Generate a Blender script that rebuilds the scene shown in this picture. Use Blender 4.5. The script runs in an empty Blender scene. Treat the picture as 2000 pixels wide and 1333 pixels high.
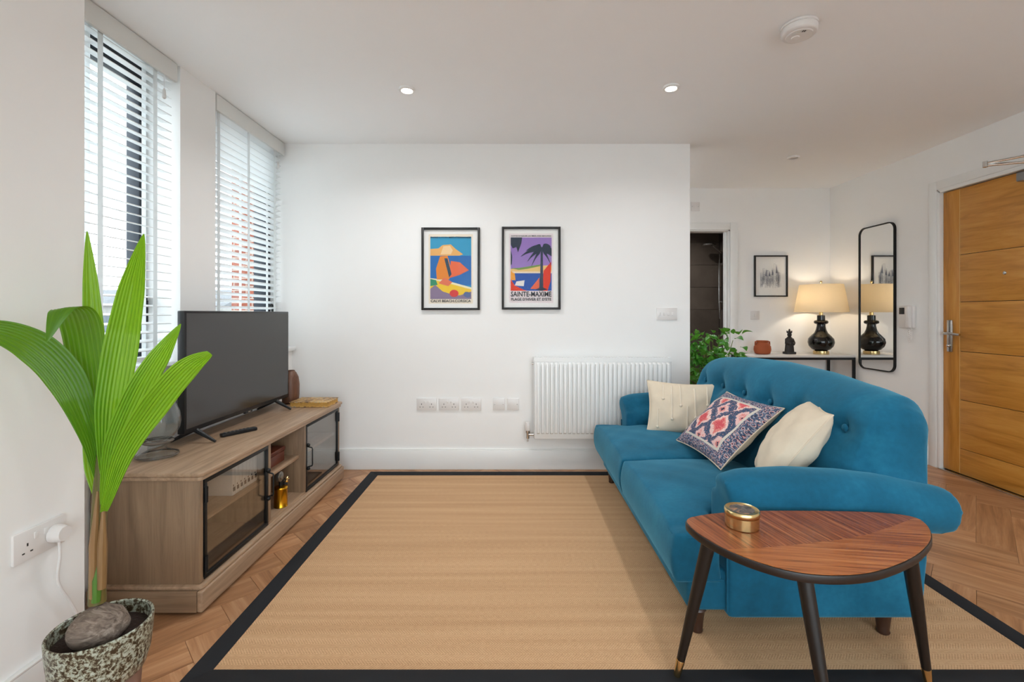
import bpy, bmesh, math, random
from mathutils import Vector, Matrix

random.seed(7)
S = bpy.context.scene
COL = S.collection
R = math.radians
PI = math.pi

# ------------------------------------------------------------------ camera
CAM_Z = 1.147
cam = bpy.data.cameras.new('camera')
cam.sensor_width = 36.0
cam.lens = 16.2                      # 900 px focal length on a 2000 px wide frame
cam.shift_x = -0.0025
cam.shift_y = -0.02675
cam.clip_start = 0.05
cam.clip_end = 200
cam_o = bpy.data.objects.new('camera', cam)
cam_o.location = (0, 0, CAM_Z)
cam_o.rotation_euler = (R(90), 0, 0)
COL.objects.link(cam_o)
S.camera = cam_o

# ------------------------------------------------------------------ sky, exposure
SKY_STRENGTH = 3.35
world = bpy.data.worlds.new('overcast_sky')
S.world = world
world.use_nodes = True
bg = world.node_tree.nodes['Background']
bg.inputs[0].default_value = (0.84, 0.935, 1.0, 1)
bg.inputs[1].default_value = SKY_STRENGTH
S.view_settings.view_transform = 'Standard'
S.view_settings.look = 'None'
S.view_settings.gamma = 1.0
S.view_settings.use_curve_mapping = False
S.view_settings.exposure = 0.66
DOWNLIGHT_POWER = 3.8
LAMP_POWER = 1.8

cy = S.cycles
cy.max_bounces = 6; cy.diffuse_bounces = 5; cy.glossy_bounces = 4; cy.transmission_bounces = 6; cy.transparent_max_bounces = 14
cy.caustics_reflective = False; cy.caustics_refractive = False
cy.use_adaptive_sampling = True; cy.adaptive_threshold = 0.16

def portal(name, loc, rot, sx, sy):
    l = bpy.data.lights.new(name, 'AREA')
    l.shape = 'RECTANGLE'; l.size = sx; l.size_y = sy
    l.cycles.is_portal = True
    o = bpy.data.objects.new(name, l)
    o.location = loc; o.rotation_euler = rot
    COL.objects.link(o)
portal('window_portal', (-2.03, 1.915, 1.63), (0, R(-90), 0), 1.54, 0.86)
portal('window_portal', (-2.03, 3.00, 1.63), (0, R(-90), 0), 1.54, 0.84)
portal('window_portal', (0.8, -1.70, 1.2), (R(90), 0, 0), 3.8, 2.2)  # portal of the added rear window

def at(x, y, Y):
    """world point seen at picture position (x, y) at depth Y"""
    return Vector(((x - 1005) * Y / 900, Y, CAM_Z - (y - 613) * Y / 900))
def atz(x, y, Z):
    Y = (CAM_Z - Z) * 900 / (y - 613)
    return Vector(((x - 1005) * Y / 900, Y, Z))

# ------------------------------------------------------------------ materials
def lin(c):
    if isinstance(c, str):
        c = c.lstrip('#'); c = [int(c[i:i+2], 16) / 255 for i in (0, 2, 4)]
    return tuple((v / 12.92 if v <= 0.04045 else ((v + 0.055) / 1.055) ** 2.4) for v in c) + (1,)

class NT:
    def __init__(self, name):
        self.m = bpy.data.materials.new(name); self.m.use_nodes = True
        self.t = self.m.node_tree; self.n = self.t.nodes
        self.p = self.n['Principled BSDF']; self.out = self.n['Material Output']
    def add(self, typ, **kw):
        nd = self.n.new(typ)
        for k, v in kw.items(): setattr(nd, k, v)
        return nd
    def link(self, a, b): self.t.links.new(a, b)
    def math(self, op, a, b=None):
        nd = self.add('ShaderNodeMath', operation=op)
        for i, v in enumerate((a, b)):
            if v is None: continue
            if isinstance(v, (int, float)): nd.inputs[i].default_value = v
            else: self.link(v, nd.inputs[i])
        return nd.outputs[0]
    def ramp(self, fac, stops):
        r = self.add('ShaderNodeValToRGB')
        e = r.color_ramp.elements
        while len(e) < len(stops): e.new(0.5)
        for k, (p, c) in enumerate(stops):
            e[k].position = p; e[k].color = lin(c)
        self.link(fac, r.inputs[0]); return r.outputs[0]
    def mix(self, fac, a, b, blend='MIX'):
        nd = self.add('ShaderNodeMix', data_type='RGBA', blend_type=blend)
        for sock, v in ((nd.inputs[0], fac), (nd.inputs[6], a), (nd.inputs[7], b)):
            if isinstance(v, (int, float)): sock.default_value = v
            elif isinstance(v, (str, tuple)): sock.default_value = lin(v) if isinstance(v, str) else v
            else: self.link(v, sock)
        return nd.outputs[2]
    def coord(self, scale=(1, 1, 1), kind='Object', rand=0.0, rot=(0, 0, 0)):
        tc = self.add('ShaderNodeTexCoord')
        mp = self.add('ShaderNodeMapping')
        mp.inputs['Scale'].default_value = scale
        mp.inputs['Rotation'].default_value = rot
        self.link(tc.outputs[kind], mp.inputs['Vector'])
        if rand:
            oi = self.add('ShaderNodeObjectInfo')
            c = self.add('ShaderNodeCombineXYZ')
            m = self.math('MULTIPLY', oi.outputs['Random'], rand)
            for k in range(3): self.link(m, c.inputs[k])
            self.link(c.outputs[0], mp.inputs['Location'])
        return mp.outputs[0]
    def noise(self, vec, scale=5, detail=3, rough=0.5, dist=0.0):
        nd = self.add('ShaderNodeTexNoise')
        nd.inputs['Scale'].default_value = scale; nd.inputs['Detail'].default_value = detail
        nd.inputs['Roughness'].default_value = rough; nd.inputs['Distortion'].default_value = dist
        self.link(vec, nd.inputs['Vector']); return nd.outputs[0]
    def bump(self, h, strength=0.2, dist=0.01):
        b = self.add('ShaderNodeBump'); b.inputs['Strength'].default_value = strength
        b.inputs['Distance'].default_value = dist
        self.link(h, b.inputs['Height']); self.link(b.outputs[0], self.p.inputs['Normal'])
    def set(self, **kw):
        for k, v in kw.items(): self.p.inputs[k.replace('_', ' ')].default_value = v

def plain(name, c, rough=0.5, metal=0.0, var=0.06, nscale=8, bump=0.0, bscale=60, **kw):
    t = NT(name)
    v = t.coord()
    a = lin(c)
    lo = tuple(x * (1 - var) for x in a[:3]) + (1,); hi = tuple(min(1, x * (1 + var)) for x in a[:3]) + (1,)
    t.link(t.mix(t.noise(v, nscale, 3), lo, hi), t.p.inputs['Base Color'])
    t.set(Roughness=rough, Metallic=metal)
    if bump: t.bump(t.noise(v, bscale, 4), bump, 0.004)
    for k, val in kw.items(): t.p.inputs[k.replace('_', ' ')].default_value = val
    return t.m

def wood(name, stops, axis=0, scale=1.0, rough=0.45, rand=0.0, stretch=14, ring=2.2, tint=0.0):
    t = NT(name)
    sc = [stretch * scale] * 3; sc[axis] = scale
    v = t.coord(tuple(sc), rand=rand)
    n1 = t.noise(v, ring, 5, 0.62, 0.9)
    sc2 = [160.0] * 3; sc2[axis] = 4.0
    n2 = t.noise(t.coord(tuple(sc2), rand=rand), 1.0, 2)
    f = t.math('ADD', t.math('MULTIPLY', n1, 0.82), t.math('MULTIPLY', n2, 0.18))
    c = t.ramp(f, stops)
    if tint:
        oi = t.add('ShaderNodeObjectInfo')
        k = t.math('ADD', t.math('MULTIPLY', oi.outputs['Random'], tint), 1 - tint / 2)
        cc = t.add('ShaderNodeCombineXYZ')
        for i in range(3): t.link(k, cc.inputs[i])
        c = t.mix(1.0, c, cc.outputs[0], 'MULTIPLY')
    t.link(c, t.p.inputs['Base Color'])
    t.set(Roughness=rough)
    t.bump(f, 0.06, 0.003)
    return t.m

def thin_glass(name, tint=(0.97, 0.98, 0.98, 1), rough=0.02, ior=1.45, gain=1.0):
    t = NT(name)
    t.n.remove(t.p)
    tr = t.add('ShaderNodeBsdfTransparent'); tr.inputs[0].default_value = tint
    gl = t.add('ShaderNodeBsdfGlossy'); gl.inputs['Roughness'].default_value = rough
    fr = t.add('ShaderNodeFresnel')
    ge = t.add('ShaderNodeNewGeometry')      # same reflectance entering and leaving the thin pane
    t.link(t.math('ADD', t.math('MULTIPLY', ge.outputs['Backfacing'], 1 / ior - ior), ior), fr.inputs['IOR'])
    fr2 = fr
    f = t.math('MULTIPLY', fr.outputs[0], gain) if gain != 1 else fr.outputs[0]
    mx = t.add('ShaderNodeMixShader')
    t.link(f, mx.inputs[0]); t.link(tr.outputs[0], mx.inputs[1]); t.link(gl.outputs[0], mx.inputs[2])
    t.link(mx.outputs[0], t.out.inputs[0])
    return t.m

def emit(name, c, s):
    t = NT(name)
    t.set(Base_Color=lin(c), Emission_Color=lin(c), Emission_Strength=s) if False else None
    t.p.inputs['Base Color'].default_value = lin(c)
    t.p.inputs['Emission Color'].default_value = lin(c)
    t.p.inputs['Emission Strength'].default_value = s
    return t.m

M = {}
M['wall'] = plain('white_wall_paint', '#f3f2f0', 0.75, var=0.01)
M['ceiling'] = plain('white_ceiling_paint', '#f8f8f8', 0.85, var=0.006)
M['gloss_white'] = plain('white_satin_paint', '#f0f0ee', 0.35, var=0.01)
M['plastic'] = plain('white_plastic', '#e4e0dd', 0.3, var=0.01)
M['blind'] = plain('white_blind_wood', '#f1f3f3', 0.4, var=0.015)
M['blind_tape'] = plain('white_blind_tape', '#e9ebeb', 0.8, var=0.02)
def tape_mat():
    t = NT('white_ladder_tape')
    t.link(t.mix(t.noise(t.coord(), 200, 2), '#eef0f0', '#f6f8f8'), t.p.inputs['Base Color']); t.set(Roughness=0.8)
    tl = t.add('ShaderNodeBsdfTranslucent'); tl.inputs[0].default_value = lin('#f4f6f6')
    mx = t.add('ShaderNodeMixShader'); mx.inputs[0].default_value = 0.5
    t.link(t.p.outputs[0], mx.inputs[1]); t.link(tl.outputs[0], mx.inputs[2]); t.link(mx.outputs[0], t.out.inputs[0]); return t.m
M['tape'] = tape_mat()
M['valance'] = plain('pale_grey_valance', '#e2e2de', 0.5, var=0.02)
M['anthracite'] = plain('anthracite_aluminium', '#2b3038', 0.4, 0.3, var=0.05)
M['anthracite_light'] = plain('grey_aluminium_gasket', '#6a7480', 0.4, 0.3, var=0.05)
M['slot'] = plain('dark_slot', '#2a2826', 0.6)
M['black_metal'] = plain('black_powder_coat', '#171717', 0.45, 0.4, var=0.1)
M['black_wood'] = plain('black_stained_wood', '#110e0c', 0.4, var=0.1)
M['chrome'] = plain('brushed_chrome', '#c9c8c5', 0.22, 1.0, var=0.04)
M['brass'] = plain('brass', '#dcbf86', 0.25, 1.0, var=0.1, nscale=30)
M['tv_body'] = plain('tv_black_plastic', '#17181a', 0.35, var=0.05)
M['tv_screen'] = plain('tv_screen', '#2c2b2b', 0.16, var=0.02, IOR=1.6)
M['mirror'] = plain('mirror_silver', '#f2f2f0', 0.01, 1.0, var=0.0)
M['window_glass'] = thin_glass('window_glass')
M['cabinet_glass'] = thin_glass('cabinet_glass', (0.88, 0.86, 0.83, 1), 0.01, 1.6, 1.6)
M['picture_glass'] = thin_glass('picture_glass', (0.99, 0.99, 0.99, 1), 0.03, 1.1)
M['vase_glass'] = thin_glass('vase_glass', (0.93, 0.95, 0.95, 1), 0.02, 1.5, 1.4)
M['oak_cab'] = wood('weathered_oak_lit', [(0.25, '#826a54'), (0.5, '#a98c71'), (0.75, '#bfa286')], axis=1, rough=0.45)  # lighter oak copy: window light on the cabinet top is in the colour
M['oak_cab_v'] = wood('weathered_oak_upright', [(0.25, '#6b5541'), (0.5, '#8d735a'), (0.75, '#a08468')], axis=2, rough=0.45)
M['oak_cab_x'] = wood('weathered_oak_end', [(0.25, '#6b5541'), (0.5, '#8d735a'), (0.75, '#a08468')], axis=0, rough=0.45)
M['oak_door'] = wood('golden_oak', [(0.25, '#a2681f'), (0.5, '#c98a38'), (0.75, '#daa04c')], axis=1, rough=0.35, rand=37, stretch=9)
M['oak_door_v'] = wood('golden_oak_upright', [(0.25, '#a0661f'), (0.5, '#c58536'), (0.75, '#d39948')], axis=2, rough=0.35, stretch=9)
M['oak_inlay'] = plain('pale_inlay', '#dcb878', 0.4)
M['plank'] = wood('oak_plank', [(0.22, '#764c31'), (0.5, '#b3825b'), (0.74, '#d3a881')], axis=0, rough=0.36, rand=53, tint=0.30, stretch=10, ring=1.8)
M['veneer_a'] = wood('rosewood_veneer', [(0.3, '#3f1d10'), (0.5, '#8e4c29'), (0.7, '#bd7545')], axis=1, rough=0.28, stretch=34, ring=3.0)
M['veneer_b'] = wood('rosewood_veneer_cross', [(0.28, '#4f2813'), (0.48, '#a25c2c'), (0.72, '#cb8750')], axis=0, rough=0.28, stretch=34, ring=3.0)
M['dark_edge'] = plain('dark_walnut_edge', '#1c120d', 0.4)
M['sofa_leg'] = plain('dark_turned_wood', '#3a241a', 0.35, var=0.2)
M['terracotta'] = plain('terracotta', '#a4522c', 0.75, var=0.15, bump=0.1)
M['statue'] = plain('dark_stone', '#2a2725', 0.6, var=0.3, bump=0.2)
M['lamp_black'] = plain('black_glaze', '#0b0a0a', 0.08, var=0.05)
M['marble'] = plain('white_marble', '#e6e3df', 0.25, var=0.06, nscale=6)
M['soil'] = plain('potting_soil', '#2a1a12', 0.95, var=0.7, nscale=120, bump=1.0, bscale=120)
M['cream'] = plain('cream_cotton', '#dccdb6', 0.95, var=0.05, nscale=30, bump=0.12, bscale=260)
M['cream_tuft'] = plain('cream_tuft', '#e6d9c4', 0.95, var=0.05)
M['paper'] = plain('white_paper', '#f2f1ee', 0.8, var=0.01)
M['black_trim'] = plain('black_cotton_tape', '#15161a', 0.9, var=0.15, nscale=300, bump=0.2, bscale=700)
M['leather_box'] = wood('red_brown_wood_box', [(0.3, '#4a1d12'), (0.7, '#7c3a22')], axis=1)
M['book_print'] = None
M['brick_stuff'] = None

def velvet():
    t = NT('teal_velvet')
    v = t.coord()
    big = t.noise(v, 3.2, 3, 0.55, 0.4)
    fine = t.noise(v, 60, 3)
    f = t.math('ADD', t.math('MULTIPLY', big, 0.8), t.math('MULTIPLY', fine, 0.2))
    c = t.ramp(f, [(0.3, '#0e4a62'), (0.55, '#155f7d'), (0.78, '#247592')])
    t.link(c, t.p.inputs['Base Color'])
    t.set(Roughness=0.85)
    t.p.inputs['Sheen Weight'].default_value = 0.55
    t.p.inputs['Sheen Roughness'].default_value = 0.45
    t.p.inputs['Sheen Tint'].default_value = lin('#7cc4dd')
    t.p.inputs['Specular IOR Level'].default_value = 0.2
    t.bump(fine, 0.05, 0.003)
    return t.m
M['velvet'] = velvet()

def rug_mat():
    t = NT('jute_herringbone')
    tc = t.add('ShaderNodeTexCoord'); sx = t.add('ShaderNodeSeparateXYZ')
    t.link(tc.outputs['Object'], sx.inputs[0])
    pp = t.math('PINGPONG', sx.outputs[1], 0.024)
    ph = t.math('ADD', sx.outputs[0], t.math('MULTIPLY', pp, 0.9))
    st = t.math('SINE', t.math('MULTIPLY', ph, 2 * PI / 0.0095))
    row = t.math('SINE', t.math('MULTIPLY', sx.outputs[1], 2 * PI / 0.008))
    n = t.noise(t.coord((60, 350, 1)), 1.0, 3)
    band = t.noise(t.coord((0.6, 22, 1)), 1.0, 2)
    f = t.math('ADD', t.math('MULTIPLY', st, 0.10), t.math('MULTIPLY', row, 0.04))
    f = t.math('ADD', f, t.math('MULTIPLY', n, 0.45))
    f = t.math('ADD', f, t.math('MULTIPLY', band, 0.35))
    c = t.ramp(f, [(0.2, '#b0875f'), (0.5, '#d3aa80'), (0.8, '#e6c59f')])
    t.link(c, t.p.inputs['Base Color']); t.set(Roughness=0.95)
    t.bump(f, 0.35, 0.004)
    return t.m
M['rug'] = rug_mat()

def leaf_mat(name, dark, mid, light, trans='#9ad81c', k=0.4, stripes=9):
    t = NT(name)
    tc = t.add('ShaderNodeTexCoord'); sx = t.add('ShaderNodeSeparateXYZ')
    t.link(tc.outputs['UV'], sx.inputs[0])
    s = t.math('SINE', t.math('MULTIPLY', sx.outputs[1], 2 * PI * stripes))
    n = t.noise(t.coord((3, 60, 1), 'UV'), 1.0, 3)
    f = t.math('ADD', t.math('MULTIPLY', s, 0.07), n)
    c = t.ramp(f, [(0.25, dark), (0.5, mid), (0.8, light)])
    t.link(c, t.p.inputs['Base Color']); t.set(Roughness=0.35)
    tl = t.add('ShaderNodeBsdfTranslucent'); tl.inputs[0].default_value = lin(trans)
    mx = t.add('ShaderNodeMixShader'); mx.inputs[0].default_value = k
    t.link(t.p.outputs[0], mx.inputs[1]); t.link(tl.outputs[0], mx.inputs[2])
    t.link(mx.outputs[0], t.out.inputs[0])
    return t.m
M['palm'] = leaf_mat('palm_leaf', '#3f7616', '#66a01c', '#98c63a', '#b2de2e', 0.40)
M['palm_shaded'] = leaf_mat('palm_leaf_shaded', '#35620f', '#4f8214', '#74a02a', '#86b81e', 0.28)  # darker leaf copy: shade of leaves facing away from the window, in the colour
M['ficus'] = leaf_mat('ficus_leaf', '#2f6a22', '#438a30', '#6cae46', '#7ab838', 0.25, 1)
M['palm_stem'] = wood('palm_stem', [(0.3, '#3f4f14'), (0.55, '#6a5a2c'), (0.8, '#8a6a40')], axis=2)
M['husk'] = wood('coconut_husk', [(0.3, '#43372d'), (0.5, '#76675b'), (0.72, '#a89a8c')], axis=0, stretch=9, ring=9, rough=0.85)

def pot_mat():
    t = NT('speckled_stoneware')
    v = t.coord()
    n = t.noise(v, 100, 4, 0.7, 0.3)
    c = t.ramp(n, [(0.45, '#3d2f1e'), (0.51, '#8a8670'), (0.56, '#a9b0a0'), (0.75, '#c3c8bd')])
    t.link(c, t.p.inputs['Base Color']); t.set(Roughness=0.35)
    return t.m
M['stoneware'] = pot_mat()

def shade_mat():
    t = NT('cream_lampshade')
    v = t.coord((90, 90, 90))
    c = t.mix(t.noise(v, 2, 2), '#e9dcc2', '#f2e8d2')
    t.link(c, t.p.inputs['Base Color']); t.set(Roughness=0.9)
    tl = t.add('ShaderNodeBsdfTranslucent'); tl.inputs[0].default_value = lin('#f6ead2')
    mx = t.add('ShaderNodeMixShader'); mx.inputs[0].default_value = 0.45
    t.link(t.p.outputs[0], mx.inputs[1]); t.link(tl.outputs[0], mx.inputs[2])
    t.link(mx.outputs[0], t.out.inputs[0]); return t.m
M['shade'] = shade_mat()

def kilim():
    """printed rug pattern: border of small florets, cream line, navy field with coral medallions"""
    t = NT('kilim_print')
    tc = t.add('ShaderNodeTexCoord'); sx = t.add('ShaderNodeSeparateXYZ')
    t.link(tc.outputs['UV'], sx.inputs[0])
    u = t.math('ABSOLUTE', t.math('SUBTRACT', sx.outputs[0], 0.5)); v = t.math('ABSOLUTE', t.math('SUBTRACT', sx.outputs[1], 0.5))
    d = t.math('MAXIMUM', u, t.math('ADD', t.math('MULTIPLY', v, 1.0), 0.0))
    def vor(scale, feat='F1'):
        nd = t.add('ShaderNodeTexVoronoi', feature=feat)
        nd.inputs['Scale'].default_value = scale
        t.link(tc.outputs['UV'], nd.inputs['Vector']); return nd
    small = vor(21)
    bordercol = t.ramp(t.math('FRACT', t.math('MULTIPLY', small.outputs['Distance'], 2.3)),
                       [(0.0, '#b9606a'), (0.22, '#d9c9c4'), (0.35, '#2b3150'), (0.7, '#4b5f7c'), (0.95, '#23253c')])
    bordercol = t.mix(t.math('GREATER_THAN', t.noise(t.coord((1, 1, 1), 'UV'), 45, 2), 0.56), bordercol, '#8e93a4')
    # field: angular medallion lattice
    du = t.math('PINGPONG', t.math('ADD', sx.outputs[0], 0.03), 0.17); dv = t.math('PINGPONG', t.math('ADD', sx.outputs[1], 0.02), 0.22)
    lat = t.math('ADD', t.math('MULTIPLY', du, 1.0), t.math('MULTIPLY', dv, 0.8))
    wob = t.noise(t.coord((1, 1, 1), 'UV'), 15, 4, 0.7)
    lat = t.math('ADD', lat, t.math('MULTIPLY', t.math('SUBTRACT', wob, 0.5), 0.2))
    field = t.ramp(t.math('MULTIPLY', lat, 2.9), [(0.0, '#d4565e'), (0.22, '#e0837c'), (0.30, '#eac7bf'), (0.42, '#3c4f6b'), (0.66, '#56627e'), (0.72, '#e3bdb8'), (0.86, '#d98a86'), (0.95, '#2c3148')])
    for e in t.n:
        if e.bl_idname == 'ShaderNodeValToRGB': e.color_ramp.interpolation = 'CONSTANT' if len(e.color_ramp.elements) > 6 else 'LINEAR'
    fleck = vor(60)
    field = t.mix(t.math('LESS_THAN', fleck.outputs['Distance'], 0.24), field, '#e8a79a')
    inner = t.math('LESS_THAN', d, 0.335)
    line = t.math('LESS_THAN', d, 0.365)
    c = t.mix(line, bordercol, '#cfc8bd'); c = t.mix(inner, c, field)
    t.link(c, t.p.inputs['Base Color']); t.set(Roughness=0.95)
    t.bump(t.noise(t.coord((1, 1, 1), 'UV'), 160, 2), 0.2, 0.003)
    return t.m
M['kilim'] = kilim()

def tile_mat():
    t = NT('dark_taupe_tile')
    c = t.ramp(t.noise(t.coord(rand=20), 3, 5, 0.6), [(0.3, '#4b4139'), (0.7, '#5d5248')])
    t.link(c, t.p.inputs['Base Color']); t.set(Roughness=0.3); return t.m
M['tile'] = tile_mat()
M['grout'] = plain('grey_grout', '#3a342f', 0.9)
M['underlay'] = plain('wood_underlay', '#7a5338', 0.9)
def brick_mat():
    t = NT('red_brickwork')
    nd = t.add('ShaderNodeTexBrick')
    nd.inputs['Scale'].default_value = 1.0
    nd.inputs['Color1'].default_value = lin('#8a4a36'); nd.inputs['Color2'].default_value = lin('#753c2b'); nd.inputs['Mortar'].default_value = lin('#9c8f84')
    nd.inputs['Brick Width'].default_value = 0.225; nd.inputs['Row Height'].default_value = 0.075; nd.inputs['Mortar Size'].default_value = 0.01
    t.link(t.coord((1, 1, 1), rot=(R(90), 0, 0)), nd.inputs['Vector'])
    t.link(nd.outputs[0], t.p.inputs['Base Color']); t.set(Roughness=0.9); return t.m
M['brick'] = brick_mat()

# ------------------------------------------------------------------ mesh helpers
ORG = {}
class MB:
    def __init__(s): s.v = []; s.f = []; s.uv = None; s.mi = []; s.cur = 0
    def add(s, verts, faces):
        n = len(s.v); s.v += [tuple(p) for p in verts]; s.f += [tuple(i + n for i in f) for f in faces]
        s.mi += [s.cur] * len(faces); return s
    def box(s, x0, x1, y0, y1, z0, z1):
        x0, x1 = sorted((x0, x1)); y0, y1 = sorted((y0, y1)); z0, z1 = sorted((z0, z1))
        v = [(x, y, z) for z in (z0, z1) for y in (y0, y1) for x in (x0, x1)]
        return s.add(v, [(0, 2, 3, 1), (4, 5, 7, 6), (0, 1, 5, 4), (2, 6, 7, 3), (0, 4, 6, 2), (1, 3, 7, 5)])
    def prism(s, poly, axis, a, b):
        """extrude a 2D polygon along an axis (0,1,2) from a to b"""
        def p(q, t):
            return {0: (t, q[0], q[1]), 1: (q[0], t, q[1]), 2: (q[0], q[1], t)}[axis]
        n = len(poly)
        v = [p(q, a) for q in poly] + [p(q, b) for q in poly]
        f = [tuple(range(n))[::-1], tuple(range(n, 2 * n))] + [(i, (i + 1) % n, n + (i + 1) % n, n + i) for i in range(n)]
        return s.add(v, f)
    def lathe(s, prof, c=(0, 0, 0), n=32, cap=True):
        v = []; f = []
        for r, z in prof:
            for k in range(n):
                a = 2 * PI * k / n; v.append((c[0] + r * math.cos(a), c[1] + r * math.sin(a), c[2] + z))
        for i in range(len(prof) - 1):
            for k in range(n):
                k2 = (k + 1) % n; f.append((i * n + k, i * n + k2, (i + 1) * n + k2, (i + 1) * n + k))
        if cap:
            f.append(tuple(range(n))[::-1]); m = (len(prof) - 1) * n; f.append(tuple(range(m, m + n)))
        return s.add(v, f)
    def tube(s, pts, rad, n=10, cap=True, closed=False):
        pts = [Vector(p) for p in pts]; m = len(pts)
        rad = rad if isinstance(rad, (list, tuple)) else [rad] * m
        v = []; f = []; prev = None
        for i, p in enumerate(pts):
            if closed: t = pts[(i + 1) % m] - pts[i - 1]
            else: t = pts[min(i + 1, m - 1)] - pts[max(i - 1, 0)]
            t.normalize()
            if prev is None:
                a = Vector((0, 0, 1)) if abs(t.z) < 0.9 else Vector((1, 0, 0))
                u = t.cross(a).normalized()
            else:
                u = (prev - t * prev.dot(t)).normalized()
            prev = u; w = t.cross(u)
            for k in range(n):
                a = 2 * PI * k / n; v.append(p + (u * math.cos(a) + w * math.sin(a)) * rad[i])
        for i in range(m if closed else m - 1):
            j = (i + 1) % m
            for k in range(n):
                k2 = (k + 1) % n; f.append((i * n + k, i * n + k2, j * n + k2, j * n + k))
        if cap and not closed: f.append(tuple(range(n))[::-1]); f.append(tuple(range((m - 1) * n, m * n)))
        return s.add(v, f)
    def ball(s, c, r, nu=20, nv=12, sc=(1, 1, 1)):
        v = [(c[0], c[1], c[2] - r * sc[2])]; f = []
        for j in range(1, nv):
            b = -PI / 2 + PI * j / nv
            for k in range(nu):
                a = 2 * PI * k / nu
                v.append((c[0] + r * sc[0] * math.cos(b) * math.cos(a), c[1] + r * sc[1] * math.cos(b) * math.sin(a), c[2] + r * sc[2] * math.sin(b)))
        v.append((c[0], c[1], c[2] + r * sc[2])); L = len(v) - 1
        for k in range(nu):
            k2 = (k + 1) % nu
            f.append((0, 1 + k2, 1 + k))
            for j in range(nv - 2): f.append((1 + j * nu + k, 1 + j * nu + k2, 1 + (j + 1) * nu + k2, 1 + (j + 1) * nu + k))
            f.append((1 + (nv - 2) * nu + k, 1 + (nv - 2) * nu + k2, L))
        return s.add(v, f)
    def grid(s, fn, nu, nv, closed_u=False):
        n = len(s.v); w = nu if closed_u else nu + 1
        uv = []
        v = []
        for j in range(nv + 1):
            for i in range(w):
                v.append(tuple(fn(i / nu, j / nv))); uv.append((i / nu, j / nv))
        f = []
        for j in range(nv):
            for i in range(nu):
                i2 = (i + 1) % w if closed_u else i + 1
                f.append((j * w + i, j * w + i2, (j + 1) * w + i2, (j + 1) * w + i))
        if s.uv is None: s.uv = {}
        for k, q in enumerate(uv): s.uv[n + k] = q
        return s.add(v, f)
    def mesh(s, name, off=(0, 0, 0), bevel=0, seg=2, smooth=False, angle=40, recalc=True):
        me = bpy.data.meshes.new(name)
        o = Vector(off)
        me.from_pydata([Vector(p) - o for p in s.v], [], s.f)
        if s.uv:
            ul = me.uv_layers.new(name='UVMap')
            for lp in me.loops: ul.data[lp.index].uv = s.uv.get(lp.vertex_index, (0, 0))
        if any(s.mi): me.polygons.foreach_set('material_index', s.mi)
        if bevel or recalc:
            bm = bmesh.new(); bm.from_mesh(me)
            if recalc: bmesh.ops.recalc_face_normals(bm, faces=bm.faces)
            if bevel:
                es = [e for e in bm.edges if len(e.link_faces) == 2 and e.calc_face_angle(0) > R(30)]
                bmesh.ops.bevel(bm, geom=es, offset=bevel, segments=seg, profile=0.5, affect='EDGES', clamp_overlap=True)
            bm.to_mesh(me); bm.free()
        if smooth or bevel:
            me.polygons.foreach_set('use_smooth', [True] * len(me.polygons))
            me.set_sharp_from_angle(angle=R(angle))
        return me
    def build(s, name, mat, parent=None, **kw):
        off = ORG.get(parent.name, (0, 0, 0)) if parent else kw.pop('org', (0, 0, 0))
        me = s.mesh(name, off, **kw)
        return place(name, me, mat, parent, (0, 0, 0) if parent else off)

def place(name, me, mat, parent=None, loc=(0, 0, 0)):
    if isinstance(mat, (list, tuple)):
        if not me.materials:
            for m in mat: me.materials.append(m)
    elif mat and not me.materials: me.materials.append(mat)
    o = bpy.data.objects.new(name, me); COL.objects.link(o)
    o.location = loc
    if parent:
        o.parent = parent; ORG[o.name] = ORG.get(parent.name, (0, 0, 0))
    else: ORG[o.name] = tuple(loc)
    return o
def tag(o, label=None, cat=None, group=None, kind=None):
    if label: o['label'] = label
    if cat: o['category'] = cat
    if group: o['group'] = group
    if kind: o['kind'] = kind
    return o
def thing(name, label, cat, loc=(0, 0, 0), group=None, rotz=0, local=False, mat=None):
    o = bpy.data.objects.new(name, None); COL.objects.link(o)
    o.empty_display_size = 0.1
    if mat: o.matrix_world = mat
    else: o.location = loc; o.rotation_euler = (0, 0, rotz)
    ORG[o.name] = (0, 0, 0) if (local or mat or rotz) else tuple(loc)
    return tag(o, label, cat, group)
def struct(name, mb, mat, label=None, **kw):
    o = mb.build(name, mat, None, **kw); tag(o, label, None, None, 'structure'); return o
def structure(name, label=None, loc=(0, 0, 0)):
    o = bpy.data.objects.new(name, None); COL.objects.link(o); o.location = loc
    o.empty_display_size = 0.1
    ORG[o.name] = tuple(loc); return tag(o, label, None, None, 'structure')
def copy_part(src, parent, loc=None, rot=None):
    c = src.copy(); COL.objects.link(c)
    if parent: c.parent = parent
    if loc is not None: c.location = loc
    if rot is not None: c.rotation_euler = rot
    return c
def organic(name, mb, voxel, iters, mat, parent, deform=None):
    """union of overlapping solids -> one soft continuous surface"""
    me = mb.mesh('tmp'); o = bpy.data.objects.new('tmp', me); COL.objects.link(o)
    r = o.modifiers.new('r', 'REMESH'); r.mode = 'VOXEL'; r.voxel_size = voxel
    sm = o.modifiers.new('s', 'SMOOTH'); sm.factor = 0.5; sm.iterations = iters
    dg = bpy.context.evaluated_depsgraph_get()
    res = bpy.data.meshes.new_from_object(o.evaluated_get(dg))
    bpy.data.objects.remove(o); bpy.data.meshes.remove(me)
    off = Vector(ORG.get(parent.name, (0, 0, 0)))
    for v in res.vertices:
        p = deform(v.co.copy()) if deform else v.co
        v.co = Vector(p) - off
    res.polygons.foreach_set('use_smooth', [True] * len(res.polygons))
    res.materials.clear(); res.name = name
    return place(name, res, mat, parent)
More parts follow.
